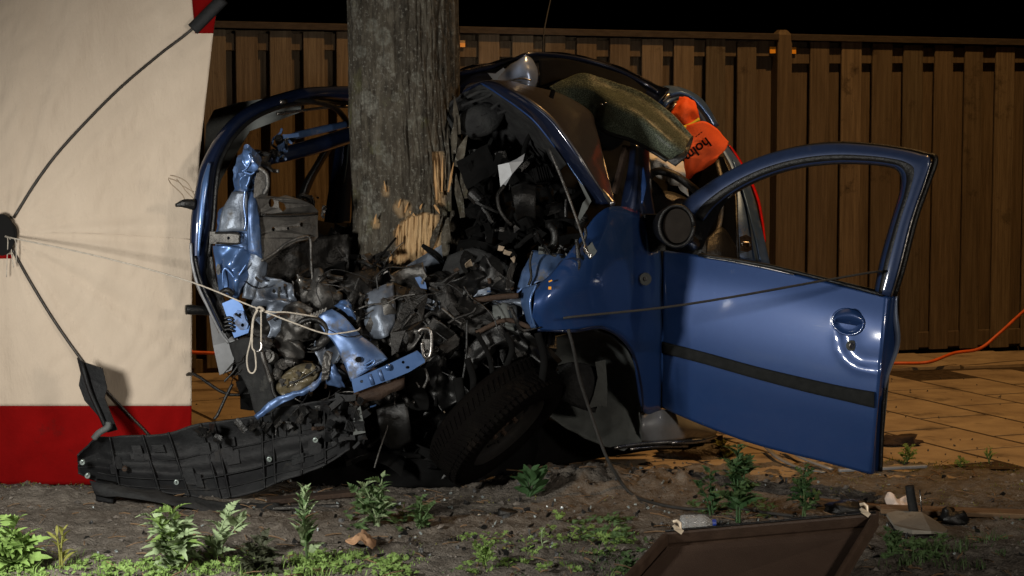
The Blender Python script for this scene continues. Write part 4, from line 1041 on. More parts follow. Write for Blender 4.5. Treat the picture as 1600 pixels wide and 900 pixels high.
plate('mirror_sail', [(x, y, dyf(x, y) + .005) for x, y in ((1038, 390), (1052, 350), (1066, 322), (1080, 309), (1125, 279), (1150, 296), (1128, 325), (1108, 363), (1094, 398))], M['black'], door, thick=.02)
tube('belt_seal', A([(1092, 398, dy(1092) - .02), (1187, 413, dy(1187) - .02), (1290, 437, dy(1290) - .02), (1380, 461, dy(1380) - .015)]), .008, M['black'], door, n=6, flat=.7)
tube('belt_trim', A([(1100, 402, dy(1100) - .022), (1140, 408, dy(1140) - .024), (1187, 417, dy(1187) - .024), (1240, 429, dy(1240) - .022)]), .003, M['steel'], door, n=6)
tube('shut_line', A([(1034.5, 393, dy(1034) - .012), (1034, 450, dy(1034) - .03), (1034, 520, dy(1034) - .035), (1033, 600, dy(1034) - .02), (1032.5, 638, dy(1034) - .008)]), .0045, M['void'], door, n=6)
# rubbing strip
M['strip'] = mat('rubbing_strip', (.018, .019, .019), .85, col2=(.012, .013, .013), vscale=30, bump=.15, bscale=150, spec=.15)
def bulge_at(px, t): return dy(px) - .05 * math.sin(math.pi * t)
ms = patch('rubbing_strip', [[(x, y0 + (y1 - y0) * k, bulge_at(x, .6) + dz) for x, y0, y1 in ((1034, 534, 551), (1100, 551, 568), (1180, 573, 591), (1260, 592, 612), (1320, 605, 626), (1366, 613, 637))] for k, dz in ((0, .0), (.05, -.018), (.5, -.0195), (.95, -.018), (1, .0))], M['strip'], door, nu=6, nv=3, thick=.004)
# handle set in its round cup
PROF = [0, .62, .92, 1, .85, .45, 0]
def dsurf(px, py):               # depth of the door skin at a pixel
    top = 391 + (px - 1036) * .205; bot = 636 + (px - 1033) * .32
    t = min(.999, max(0, (py - top) / (bot - top))) * 6; k = int(t)
    return dy(px) - .05 * (PROF[k] + (PROF[k + 1] - PROF[k]) * (t - k)) - .007
hY = dsurf(1326, 503)
cup = []
for j, (s, d) in enumerate(((1.0, -.006), (.93, -.012), (.84, .002), (.5, .008), (0.02, .01))):
    for i in range(28):
        w = 2 * math.pi * i / 28
        cx_, cy_ = 1325 + 26 * s * math.cos(w) + 3 * s * math.sin(w), 503 + 22 * s * math.sin(w)
        cup.append(at(cx_, cy_, dsurf(cx_, cy_) + d * .6 + (.001 if j == 0 else -.003)))
mesh('handle_cup', cup, [(j * 28 + i, j * 28 + (i + 1) % 28, (j + 1) * 28 + (i + 1) % 28, (j + 1) * 28 + i) for j in range(4) for i in range(28)], M['paint'], door, smooth=True)
ruled('handle', Y_([(1303, 500), (1306, 490), (1316, 484), (1330, 483), (1343, 489), (1349, 498)], hY - .02), Y_([(1304, 503), (1308, 503), (1318, 505), (1331, 507), (1342, 509), (1349, 509)], hY - .016), M['paint'], door, n=3, bulge=.018, nu=5, nv=5)
mesh('lock', *MB().disc(at(1330, 540, dsurf(1330, 540) - .002), (.5, -.86, 0), .021, .014, 20).__dict__.values(), M['grey_pl'], door, bevel=.002)
mesh('lock_barrel', *MB().disc(at(1330, 540, dsurf(1330, 540) - .01), (.5, -.86, 0), .013, .01, 18).__dict__.values(), M['steel'], door, bevel=.002)
# mirror
mc = at(1052, 355, 10.25)
v = []
for j in range(11):
    a = math.pi / 2 * j / 10
    for i in range(28):
        w = 2 * math.pi * i / 28
        v.append(at(1057 + 27 * math.cos(w) * math.cos(a) - 26 * math.sin(a), 353 + 32 * math.sin(w) * math.cos(a), 10.12 + .13 * math.sin(a)))
mir = mesh('mirror', v, [(j * 28 + i, j * 28 + (i + 1) % 28, (j + 1) * 28 + (i + 1) % 28, (j + 1) * 28 + i) for j in range(10) for i in range(28)], M['black'], door, smooth=True)
v = [at(1058 + 22 * math.cos(2 * math.pi * i / 28), 353 + 27 * math.sin(2 * math.pi * i / 28), 10.125 - .006 * math.cos(2 * math.pi * i / 28)) for i in range(28)]
M['mirror_glass'] = mat('mirror_glass', (.022, .017, .013), .3, .2, col2=(.014, .011, .009), vscale=8, rvar=.08)
mesh('mirror_glass', v, [tuple(range(28))], M['mirror_glass'], mir)
tube('mirror_rim', [at(1057 + 27 * math.cos(2 * math.pi * i / 28), 353 + 32 * math.sin(2 * math.pi * i / 28), 10.115) for i in range(29)], .008, M['black'], mir, n=8, steps=1)
tube('mirror_arm', [at(1075, 372, 10.18), at(1085, 380, 10.3), at(1082, 384, 10.38)], .022, M['black'], mir, n=8)
# ------------------------------------------------------------------ crushed front end
def in_poly(x, y, P):
    c = False
    for i in range(len(P)):
        (a, b), (d, e) = P[i], P[i - 1]
        if (b > y) != (e > y) and x < (d - a) * (y - b) / (e - b) + a: c = not c
    return c
def rnd_rot(r):
    return Matrix.Rotation(r.uniform(0, 6.3), 3, 'Y') @ Matrix.Rotation(r.gauss(0, .55), 3, 'X') @ Matrix.Rotation(r.gauss(0, .55), 3, 'Z')
def bent_sheet(mb, c, w, h, r, curl=.35):
    Rm = rnd_rot(r); n = 4
    cu, cv_ = r.uniform(-curl, curl), r.uniform(-curl, curl)
    kink = r.uniform(-.5, .5); ks = r.uniform(-1, 1) * min(w, h) * .5
    tap = r.uniform(.3, 1); nt_ = r.uniform(-.3, .3)
    V = []
    for j in range(n + 1):
        for i in range(n + 1):
            u = i / n - .5; v = j / n - .5
            z = cu * u * u * w + cv_ * v * v * h + max(0, u - kink * .5) * ks + r.uniform(-1, 1) * .025 * min(w, h)
            V.append(Vector(c) + Rm @ Vector((u * w * (1 - (1 - tap) * (v + .5)) + r.uniform(-.03, .03) * w, z, v * h + nt_ * u * h + r.uniform(-.03, .03) * h)))
    k = len(V)
    t = Rm @ Vector((0, .004, 0))
    V2 = [p + t for p in V]
    m = n + 1
    F = [(j * m + i, j * m + i + 1, (j + 1) * m + i + 1, (j + 1) * m + i) for j in range(n) for i in range(n)]
    F2 = [tuple(q + k for q in f[::-1]) for f in F]
    ring = list(range(m)) + [j * m + n for j in range(1, m)] + [n * m + i for i in range(n - 1, -1, -1)] + [j * m for j in range(n - 1, 0, -1)]
    E = [(ring[i], ring[(i + 1) % len(ring)], ring[(i + 1) % len(ring)] + k, ring[i] + k) for i in range(len(ring))]
    mb.add(V + V2, F + F2 + E)
def channel(mb, c, L, w, r):
    """a bent U-section bracket"""
    Rm = rnd_rot(r)
    bend = r.uniform(-.35, .35)
    P = []
    for i in range(5):
        t = i / 4 - .5
        P.append((t * L, bend * t * t * L))
    sec = [(-w, w * .8), (-w, -w * .1), (w, -w * .1), (w, w * .8), (w * .75, w * .8), (w * .75, w * .15), (-w * .75, w * .15), (-w * .75, w * .8)]
    V = [Vector(c) + Rm @ Vector((x, b, y + a)) for x, y in P for a, b in sec]
    F = [(i * 8 + k, i * 8 + (k + 1) % 8, (i + 1) * 8 + (k + 1) % 8, (i + 1) * 8 + k) for i in range(4) for k in range(8)]
    mb.add(V, F + [tuple(range(8)), tuple(range(39, 31, -1))])
def hose(mb, c, L, rad, r):
    p = Vector(c); d = Vector((r.uniform(-1, 1), r.uniform(-.4, .4), r.uniform(-1, 1))).normalized()
    P = [p.copy()]
    for _ in range(4):
        d = (d + Vector((r.uniform(-.7, .7), r.uniform(-.4, .4), r.uniform(-.9, .6)))).normalized(); p = p + d * L / 4; P.append(p.copy())
    v, f = tube_geo(crom(P, 4), rad, 7); mb.add(v, f)
def canister(mb, c, rad, L, r):
    Rm = rnd_rot(r); a = Rm @ Vector((0, -.5, .8)).normalized()
    c = Vector(c)
    v, f = tube_geo([c - a * L / 2, c - a * L * .4, c + a * L * .3, c + a * L * .32, c + a * L / 2], [rad * .8, rad, rad, rad * .6, rad * .6], 12); mb.add(v, f)
def finned(mb, c, w, r):
    Rm = rnd_rot(r)
    for k in range(6):
        mb.box(Vector(c) + Rm @ Vector(((k - 2.5) * w * .17, 0, 0)), (w * .06, w * .5, w), Rm)
    mb.box(Vector(c) + Rm @ Vector((0, w * .2, 0)), (w * 1.1, w * .2, w * 1.1), Rm)
def clutter(name, poly, y0, y1, mix, n, smin, smax, seed, kinds='ssscchhkf', front=None):
    r = random.Random(seed)
    xs = [p[0] for p in poly]; zs = [p[1] for p in poly]
    bins = {}
    k = 0
    while k < n:
        x, y = r.uniform(min(xs), max(xs)), r.uniform(min(zs), max(zs))
        if not in_poly(x, y, poly): continue
        k += 1
        Y = r.uniform(y0, y1)
        if front: Y = front(x, y) + r.uniform(0, y1 - y0)
        c = at(x, y, Y); s = r.uniform(smin, smax) * (r.random() * .7 + .5)
        mb = bins.setdefault(r.choice(mix), MB())
        t = r.choice(kinds)
        if t == 's': bent_sheet(mb, c, s, s * r.uniform(.22, 1.0), r, .8)
        elif t == 'c': channel(mb, c, s * 1.5, s * .17, r)
        elif t == 'h': hose(mb, c, s * 2.4, r.uniform(.004, .011), r)
        elif t == 'w': hose(mb, c, s * 2.2, r.uniform(.0018, .004), r)
        elif t == 'k': canister(mb, c, s * .35, s, r)
        elif t == 'f': finned(mb, c, s * .5, r)
    for q, mb in bins.items():
        o = mb.build(name, M[q], car)
        o['kind'] = 'stuff'
        o.modifiers.new('bevel', 'BEVEL').width = .0012
        o.modifiers['bevel'].segments = 1
eng = [(392, 440), (430, 420), (480, 430), (545, 432), (600, 418), (640, 428), (700, 412), (742, 395), (800, 425), (815, 470), (765, 500), (740, 545), (700, 590), (640, 650), (545, 640), (430, 610), (385, 560), (372, 500)]
clutter('crushed_engine_parts', eng, 10.05, 10.2, ['dust_d', 'black', 'dust', 'void', 'black', 'dust_d', 'grey_blue', 'rust'], 130, .08, .24, 21, kinds='ssssscchh')
clutter('broken_engine_bits', eng, 9.92, 10.05, ['dust_d', 'black', 'dust', 'black', 'rust', 'grey_blue', 'dust_d'], 70, .04, .12, 22, kinds='sssscchhhf')
clutter('torn_wiring', eng, 9.8, 9.98, ['black', 'dust_d', 'dust', 'black'], 60, .08, .16, 43, kinds='w')
for k_, (x, y, w_, h_, Y, m_, sd) in enumerate(((430, 462, .16, .12, 9.9, 'grey_blue', 1), (475, 505, .13, .15, 9.86, 'dust', 2), (455, 540, .14, .1, 9.85, 'dust', 3), (560, 480, .12, .18, 9.86, 'dust_d', 4), (590, 510, .1, .2, 9.84, 'dust', 5), (620, 470, .12, .16, 9.9, 'dust_d', 6), (700, 470, .14, .18, 9.88, 'dust_d', 7), (730, 450, .16, .12, 9.9, 'black', 8), (640, 440, .14, .1, 9.95, 'dust', 9), (770, 440, .18, .1, 9.92, 'black', 10), (690, 530, .14, .1, 9.82, 'dust_d', 11), (440, 500, .1, .14, 9.86, 'grey_blue', 12), (405, 500, .1, .14, 9.88, 'dust_d', 13), (520, 545, .12, .1, 9.8, 'grey_blue', 14), (640, 520, .08, .16, 9.82, 'dust', 15), (740, 500, .16, .12, 9.86, 'dust_d', 16), (800, 480, .12, .1, 9.86, 'grey_blue', 17), (480, 455, .12, .12, 9.96, 'dust', 18), (430, 400, .18, .14, 10.2, 'dust_d', 19), (500, 400, .16, .12, 10.25, 'black', 20), (690, 600, .12, .2, 9.9, 'black', 21), (650, 610, .1, .16, 9.9, 'void', 22), (760, 540, .2, .1, 9.82, 'black', 23), (820, 535, .2, .08, 9.84, 'black', 24))):
    r_ = random.Random(100 + sd)
    px_, py_ = w_ * 200, h_ * 200
    a_ = r_.uniform(-.7, .7)
    def g_(u, v, Y=Y, x=x, y=y, px_=px_, py_=py_, a_=a_, r_=r_): return (x + (u * math.cos(a_) * px_ - v * math.sin(a_) * py_) * r_.uniform(.75, 1.2), y + (u * math.sin(a_) * px_ + v * math.cos(a_) * py_) * r_.uniform(.75, 1.2), Y + r_.uniform(-.04, .04))
    patch('torn_panel', [[g_(u, v) for u in (-1, 0, 1)] for v in (-1, -.2, .4, 1)], M[m_], car, nu=8, nv=7, crumple=.03, cscale=9, seed=sd, sharp=.5, thick=.004)
clutter('torn_brackets', [(380, 470), (460, 440), (540, 450), (620, 470), (700, 440), (740, 470), (700, 560), (560, 600), (440, 600), (390, 560)], 9.84, 9.93, ['dust_d', 'dust', 'black', 'grey_blue'], 44, .03, .08, 23, kinds='sscchhf')
clutter('engine_bay_parts', [(735, 235), (800, 250), (870, 262), (905, 330), (915, 390), (840, 395), (800, 430), (735, 400), (728, 320)], 10.12, 10.45, ['void', 'void', 'black', 'void', 'void', 'void'], 90, .05, .15, 24)  # mostly near-black, so parts and hoses sink into the bay's shade
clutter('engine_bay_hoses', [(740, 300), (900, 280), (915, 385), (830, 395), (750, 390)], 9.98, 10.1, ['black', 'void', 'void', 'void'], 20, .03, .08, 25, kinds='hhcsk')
clutter('subframe_bits', [(560, 610), (660, 590), (740, 520), (850, 520), (870, 560), (740, 560), (690, 640), (690, 735), (600, 740), (545, 690)], 10.0, 10.2, ['void', 'black', 'void', 'void', 'black'], 150, .06, .17, 26)  # near-black bits filling in the shade under the wreck
clutter('torn_dash_parts', [(400, 385), (480, 375), (545, 355), (548, 430), (480, 430), (400, 440)], 10.2, 10.5, ['black', 'dust_d', 'void', 'black', 'paint_n'], 60, .05, .15, 27)
clutter('shattered_trim', [(425, 218), (455, 212), (465, 228), (440, 250), (420, 245)], 10.15, 10.22, ['dust', 'dust_d', 'paint_d'], 22, .02, .05, 28)
clutter('shattered_trim', [(425, 300), (500, 310), (510, 335), (440, 320)], 10.05, 10.15, ['dust', 'dust_d', 'dust_d'], 24, .02, .05, 29)
clutter('pillar_foot_bits', [(385, 228), (408, 240), (418, 262), (405, 250)], 10.0, 10.08, ['dust', 'paint_d', 'dust_d'], 14, .02, .05, 30)
clutter('wing_hinge_bits', [(890, 370), (925, 368), (925, 405), (850, 405), (840, 390)], 9.84, 9.95, ['dust', 'dust_d', 'grey_pl', 'black'], 22, .025, .06, 31)
clutter('highlight_fragments', eng, 9.8, 9.95, ['steel', 'dust', 'dust', 'paint_l', 'dust'], 45, .008, .022, 41, kinds='sssc')  # tiny bright bits put in for small highlights among the parts
clutter('fine_fragments', eng, 9.8, 9.95, ['dust', 'dust_d', 'plate', 'rust'], 50, .014, .04, 42, kinds='ssschh')
clutter('trunk_foot_shards', [(553, 402), (600, 398), (612, 424), (665, 428), (695, 418), (730, 396), (738, 418), (700, 440), (556, 446)], 10.1, 10.2, ['black', 'rust', 'dust_d', 'void'], 46, .03, .1, 51, kinds='sssch')  # dark shards of mixed materials laid over the trunk foot
patch('inner_sheet', [[(400, 372, 10.02), (430, 385, 10.06), (470, 376, 10.1), (520, 368, 10.2), (546, 366, 10.25)], [(392, 410, 10.0), (430, 415, 10.05), (470, 412, 10.1), (515, 408, 10.2), (546, 405, 10.22)], [(385, 445, 10.0), (430, 448, 10.04), (470, 445, 10.08), (515, 440, 10.15), (546, 438, 10.18)]], M['dust_d'], car, nu=8, nv=8, crumple=.035, cscale=10, sharp=.5)
patch('inner_sheet', [[(392, 395, 9.93), (408, 392, 9.93), (420, 400, 9.96)], [(384, 430, 9.92), (402, 428, 9.91), (416, 432, 9.95)], [(378, 465, 9.92), (396, 468, 9.9), (412, 462, 9.94)]], M['grey_blue'], car, nu=7, nv=7, crumple=.02, cscale=14, sharp=.6)
patch('inner_sheet', [[(560, 455, 9.9), (590, 448, 9.88), (615, 440, 9.9)], [(566, 490, 9.86), (592, 488, 9.82), (618, 478, 9.86)], [(578, 530, 9.84), (600, 528, 9.8), (620, 515, 9.84)]], M['grey_blue'], car, nu=7, nv=7, crumple=.025, cscale=11, sharp=.6, seed=5)
patch('inner_sheet', [[(440, 478, 9.84), (466, 470, 9.82), (490, 482, 9.84)], [(436, 505, 9.82), (462, 502, 9.78), (486, 508, 9.82)], [(440, 535, 9.83), (464, 532, 9.8), (484, 530, 9.83)]], M['dust'], car, nu=7, nv=7, crumple=.03, cscale=13, sharp=.7, seed=9)
# black backing low down, put in for the shade behind bumper and engine
patch('low_shade_backing', [[(400, 560, 10.25), (520, 560, 10.22), (640, 575, 10.18), (740, 545, 10.18), (860, 525, 10.3)], [(420, 640, 10.22), (540, 640, 10.16), (640, 650, 10.12), (720, 640, 10.15), (860, 600, 10.35)], [(470, 720, 10.2), (560, 715, 10.13), (640, 720, 10.1), (720, 715, 10.14), (840, 690, 10.35)], [(480, 775, 10.2), (560, 765, 10.14), (640, 760, 10.1), (720, 762, 10.14), (830, 730, 10.35)]], M['void'], car, crumple=.03, cscale=9, nu=6, nv=6)
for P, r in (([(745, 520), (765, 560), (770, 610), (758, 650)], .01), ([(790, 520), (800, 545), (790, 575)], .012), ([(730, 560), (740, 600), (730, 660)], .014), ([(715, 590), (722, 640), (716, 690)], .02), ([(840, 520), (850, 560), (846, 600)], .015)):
    tube('wheel_shade_strip', A(Y_(P, 9.74)), r, M['void'], car, n=7, flat=.5)  # black strips added over the wheel to hide and darken it
patch('crushed_firewall', [[(540, 428, 10.16), (600, 425, 10.15), (660, 420, 10.14), (720, 400, 10.16), (760, 392, 10.2)], [(530, 470, 10.14), (600, 480, 10.12), (660, 470, 10.12), (720, 460, 10.14), (770, 450, 10.2)], [(530, 560, 10.14), (600, 570, 10.12), (660, 560, 10.12), (720, 540, 10.14), (770, 520, 10.2)]], M['dust_d'], car, crumple=.05, cscale=9, sharp=.5, nu=7, nv=7)

# named pieces that read on their own
patch('torn_cover', [[(491, 419, 9.93), (501, 419, 9.93), (507, 428, 9.94)], [(486, 440, 9.92), (502, 442, 9.9), (520, 448, 9.93)], [(478, 466, 9.92), (500, 466, 9.88), (536, 462, 9.92)], [(470, 488, 9.93), (496, 490, 9.9), (525, 482, 9.93)]], M['dust'], car, nu=6, nv=6, crumple=.014, cscale=16, sharp=.3)
patch('torn_cover', [[(536, 430, 9.98), (560, 424, 9.96), (590, 418, 9.98)], [(530, 450, 9.95), (562, 445, 9.92), (596, 432, 9.95)], [(540, 468, 9.96), (566, 462, 9.94), (592, 452, 9.96)]], M['dust_d'], car, nu=7, nv=6, crumple=.02, cscale=14, sharp=.3)
patch('gearbox_shield', [[(660, 430, 9.98), (690, 424, 9.94), (705, 436, 9.96)], [(655, 465, 9.93), (684, 462, 9.9), (704, 470, 9.94)], [(662, 510, 9.94), (684, 512, 9.91), (698, 505, 9.96)]], M['dust_d'], car, nu=6, nv=7, crumple=.018, cscale=12)
patch('dark_panel', [[(700, 400, 10.0), (745, 388, 9.98), (800, 418, 9.98)], [(690, 430, 9.98), (742, 428, 9.95), (806, 440, 9.95)], [(690, 450, 9.98), (740, 452, 9.97), (796, 460, 9.96)]], M['liner'], car, nu=6, nv=6, crumple=.01, cscale=8)
for (x, y, s, m_) in ((732, 413, .022, 'rubble_c'), (792, 396, .018, 'rubble_c'), (803, 404, .014, 'rubble_c'), (783, 388, .014, 'rubble_c'), (785, 358, .012, 'dust'), (806, 357, .018, 'dust'), (692, 640, .014, 'rubble_c'), (452, 476, .014, 'rubble_c')):
    mb = MB(); bent_sheet(mb, at(x, y, 9.9), s * 1.6, s * 1.4, random.Random(x)); mb.build('torn_scrap', M[m_], car)
tube('wood_chip', A([(712, 440, 9.9), (725, 440, 9.89), (738, 438, 9.9)]), .011, M['splinter'], car, n=5, flat=.4, steps=2)
plate('white_bracket', [(778, 258, 10.05), (795, 254, 10.04), (808, 248, 10.04), (820, 240, 10.05), (817, 252, 10.05), (800, 272, 10.04), (790, 290, 10.04), (782, 292, 10.05)], M['silver'], car, thick=.01)
ruled('air_duct', Y_([(798, 292), (815, 286), (838, 292)], 9.98), Y_([(808, 345), (822, 340), (836, 345)], 10.0), M['dust_d'], n=3, bulge=.05, nu=6, nv=6, crumple=.01)
tube('looped_hose', A([(788, 290, 10.0), (778, 305, 9.98), (780, 325, 9.97), (790, 342, 9.97), (800, 352, 9.98)]), .008, M['dust_d'], car)
tube('rubber_hose', A([(858, 350, 9.97), (866, 362, 9.95), (866, 380, 9.95), (856, 392, 9.97)]), .016, M['black'], car)
# slam panel: blue sheet with pressed flange
patch('slam_panel', [[(494, 496, 9.8), (506, 488, 9.79), (519, 483, 9.8)], [(507, 520, 9.77), (526, 510, 9.77), (540, 497, 9.78)], [(521, 535, 9.76), (545, 528, 9.75), (565, 525, 9.77)], [(537, 566, 9.73), (566, 553, 9.72), (590, 543, 9.75)], [(548, 596, 9.7), (580, 576, 9.71), (606, 561, 9.74)]], M['paint_d'], car, nu=8, nv=7, crumple=.004, cscale=12, seed=11)
plate('panel_hole', ell(560, 562, 5, 4.5, 9.695, 12), M['void'], car, thick=.012)
tube('panel_pressing', A(Y_([(568, 571), (576, 567), (585, 562), (584, 568), (576, 573), (569, 575)], 9.69)), .004, M['paint_l'], car, n=6)
patch('blue_offcut', [[(522, 478, 9.78), (532, 470, 9.77), (545, 468, 9.78)], [(534, 484, 9.76), (543, 480, 9.75), (552, 486, 9.77)], [(545, 496, 9.77), (552, 496, 9.76), (558, 500, 9.77)]], M['paint_l'], car, nu=6, nv=6, crumple=.016, cscale=26, sharp=.6)
plate('panel_flange', [(549, 594, 9.69), (575, 583, 9.69), (605, 570, 9.69), (630, 558, 9.69), (652, 548, 9.69), (663, 558, 9.69), (664, 566, 9.69), (640, 581, 9.69), (616, 591, 9.69), (585, 602, 9.69), (553, 614, 9.69)], M['paint_l'], car, thick=.014,
      holes=[ell(565, 596, 2.6, 2.4, 9.69, 10), ell(630, 566, 2.4, 2.4, 9.69, 10), ell(637, 574, 3.2, 2.4, 9.69, 10)])
for x0, y0, x1, y1 in ((577, 585, 583, 601), (592, 578, 598, 595)):
    tube('flange_groove', A([(x0, y0, 9.686), (x1, y1, 9.686)]), .007, M['paint_d'], car, n=8, steps=2, flat=.5)
MB().tube(A([(606, 574, 9.686), (607, 574, 9.675)]), .013, 14).build('flange_boss', M['paint_l'], car, smooth=True)
tube('hook_clip', A(Y_([(654, 518), (660, 514), (670, 515), (674, 524), (674, 545), (671, 557), (664, 558), (661, 550), (659, 535)], 9.66)), .007, M['steel'], car, n=8, flat=.6)
plate('clip_plate', Y_([(659, 530), (674, 530), (674, 554), (668, 560), (661, 555)], 9.665), M['dust'], car, thick=.006, holes=[ell(667, 549, 3.2, 3, 9.665, 8)])
ruled('crossmember', [(553, 616, 9.74), (580, 606, 9.74), (610, 598, 9.74), (632, 590, 9.75)], [(556, 634, 9.74), (582, 626, 9.74), (610, 616, 9.74), (630, 604, 9.75)], M['rust'], n=3, bulge=.02, crumple=.01, cscale=14, thick=.01)
plate('support_leg', [(610, 520, 9.8), (640, 455, 9.86), (650, 435, 9.88), (661, 445, 9.88), (668, 462, 9.86), (660, 500, 9.83), (652, 514, 9.8), (634, 516, 9.79), (622, 548, 9.78), (612, 556, 9.78)], M['dust_d'], car, thick=.02, holes=[ell(634, 528, 4, 9, 9.79, 10), ell(650, 485, 3, 3.5, 9.83, 8)])
plate('support_tip', [(648, 434, 9.85), (656, 432, 9.85), (665, 442, 9.85), (667, 452, 9.85), (657, 450, 9.85)], M['paint_d'], car, thick=.02)
plate('tow_bracket', [(672, 553, 9.72), (690, 538, 9.74), (712, 522, 9.76), (718, 530, 9.76), (716, 540, 9.76), (698, 552, 9.74), (676, 568, 9.72), (668, 566, 9.71)], M['dust_d'], car, thick=.03, holes=[ell(682, 546, 4, 4, 9.73, 10)])
for P, r, m_ in (([(690, 482), (700, 490), (712, 500), (722, 506)], .005, 'dust'), ([(700, 505), (716, 496), (738, 488), (744, 480)], .007, 'dust_d'), ([(730, 500), (728, 560), (720, 610), (712, 660)], .006, 'black'), ([(664, 575), (668, 590), (662, 606)], .006, 'dust'), ([(744, 520), (790, 500), (830, 512)], .01, 'rust'), ([(740, 470), (780, 464), (810, 462)], .012, 'rust')):
    tube('bent_rod', A(Y_(P, 9.8)), r, M[m_], car, n=6)
for P in ([(540, 470), (556, 500), (570, 540)], [(570, 468), (590, 510), (606, 550)], [(600, 470), (608, 500), (612, 540)], [(630, 470), (622, 500)]):
    tube('crushed_rib', A(Y_(P, 9.86)), .016, M['dust_d'], car, n=5, flat=.4)
# headlamp shell and the blue rim under it
v = []
for j in range(9):
    a = math.pi / 2 * j / 8
    for i in range(26):
        w = 2 * math.pi * i / 26
        x = 38 * math.cos(w) * math.cos(a); y = 21 * math.sin(w) * math.cos(a)
        v.append(at(466 + x * .88 + y * .45, 593 + y * .9 - x * .48, 9.8 - .06 * math.sin(a) + .03 * noise.noise(Vector((math.cos(w) * 2.2, math.sin(w) * 2.2, a * 3)))))
hl_ = mesh('headlamp', v, [(j * 26 + i, j * 26 + (i + 1) % 26, (j + 1) * 26 + (i + 1) % 26, (j + 1) * 26 + i) for j in range(8) for i in range(26)], M['lamp'], car, smooth=True)
tube('lamp_crack', A(Y_([(440, 603), (462, 596), (484, 584), (496, 575)], 9.735)), .004, M['black'], hl_, n=6)
for k_ in range(9):
    mb = MB(); bent_sheet(mb, at(440 + k_ * 7, 600 - k_ * 4 + (k_ % 3) * 6 - 4, 9.735), .03, .02, random.Random(k_)); mb.build('lamp_shard', M['lamp' if k_ % 2 else 'dust'], hl_)
tube('lamp_rim', A(Y_([(437, 628), (428, 615), (425, 598), (432, 585)], 9.78)), .008, M['black'], hl_, n=6)
ruled('bumper_skin', Y_([(398, 650), (424, 626), (452, 614), (478, 606), (498, 590), (508, 574)], 9.72), Y_([(402, 655), (430, 636), (458, 622), (484, 613), (502, 596), (512, 578)], 9.72), M['paint_d'], n=2, bulge=.006, thick=.005, crumple=.008, cscale=25)
ruled('dark_shield', [(357, 536, 9.85), (385, 528, 9.82), (412, 530, 9.82), (428, 560, 9.83)], [(402, 650, 9.86), (415, 648, 9.84), (430, 640, 9.83), (440, 620, 9.84)], M['liner'], n=4, bulge=.02, crumple=.014, cscale=9, nu=6, nv=6)
patch('crumpled_blue', [[(508, 560, 9.75), (518, 566, 9.72), (528, 576, 9.73)], [(506, 580, 9.74), (520, 586, 9.7), (534, 592, 9.72)], [(510, 600, 9.75), (524, 604, 9.72), (540, 606, 9.74)]], M['paint_d'], car, nu=7, nv=7, crumple=.016, cscale=22, sharp=.5)
ruled('torn_bracket', Y_([(505, 556), (510, 548), (520, 552)], 9.7), Y_([(502, 596), (512, 592), (514, 580)], 9.7), M['dust'], n=3, crumple=.012, cscale=30)
tube('cam_pulley', [at(486 + 26 * math.cos(a), 522 + 24 * math.sin(a), 9.78) for a in [2 * math.pi * i / 20 for i in range(12, 26)]], .011, M['black'], car, n=8, steps=1)
mb = MB()
for k in range(9):
    x = 470 + k * 4.5; mb.box(at(x, 500 - k * 1.8 + 3, 9.8), (.006, .02, .045), Matrix.Rotation(R(25), 3, 'Y'))
o = mb.build('cooling_fins', M['dust'], car); o['kind'] = 'stuff'
tube('pump_body', A([(496, 541, 9.78), (508, 530, 9.78), (516, 524, 9.79)]), [.012, .02, .016], M['dust'], car, n=10, steps=3)
tube('copper_pipe', A(Y_([(418, 500), (432, 492), (448, 490), (452, 496)], 9.8)), .006, M['rust'], car, n=8)
for (x, y, r) in ((422, 558, .026), (440, 570, .022), (432, 585, .02), (452, 566, .018), (415, 535, .022)):
    v_ = MB(); canister(v_, at(x, y, 9.78), r, r * 2.2, random.Random(int(x))); v_.build('engine_fitting', M['dust'], car, smooth=False)
tube('strut_rod', A([(408, 548, 9.75), (416, 575, 9.74), (424, 598, 9.74)]), .009, M['dust'], car, n=8)
tube('drive_belt', A(Y_([(363, 600), (352, 622), (340, 648), (334, 655)], 9.95)), .007, M['black'], car, n=6)
ruled('undertray_flap', Y_([(588, 640), (612, 630), (636, 628)], 9.92), Y_([(596, 690), (615, 702), (645, 688)], 9.95), M['black'], n=3, bulge=.03, nu=5, nv=5)
tube('gear_lever', A(Y_([(486, 405), (488, 440), (484, 470)], 9.98)), .005, M['dust'], car, n=6)

# ------------------------------------------------------------------ torn-off bumper lying under the wreck
bmp = thing('torn_bumper', gnd(300, 790), 'broken black plastic bumper insert with screws lying across the ground before the screen', 'bumper')
bt = [(122, 712, 9.72), (150, 685, 9.8), (180, 682, 9.86), (257, 677, 9.9), (313, 662, 9.9), (397, 650, 9.87), (433, 637, 9.83), (490, 628, 9.78), (545, 618, 9.74)]
bb = [(122, 740, 9.72), (153, 753, 9.76), (200, 763, 9.8), (290, 774, 9.82), (345, 780, 9.82), (402, 768, 9.8), (440, 752, 9.77), (492, 734, 9.74), (547, 703, 9.72)]
patch('shell', ruled_rows(bt, bb, 6, -.05, [0, .6, 1, .8, 1.1, .5, 0]), M['black_plastic'], bmp, nu=9, nv=6, crumple=.006, cscale=9, thick=.006)
def bpt(i, t, d=0):              # point on the shell at column i (float) and height share t
    k = min(int(i), 7); q = i - k
    a = Vector(bt[k]).lerp(Vector(bt[k + 1]), q); b = Vector(bb[k]).lerp(Vector(bb[k + 1]), q)
    p = a.lerp(b, t)
    return at(p.x, p.y, p.z + .045 * math.sin(math.pi * min(1, max(0, t))) - d)
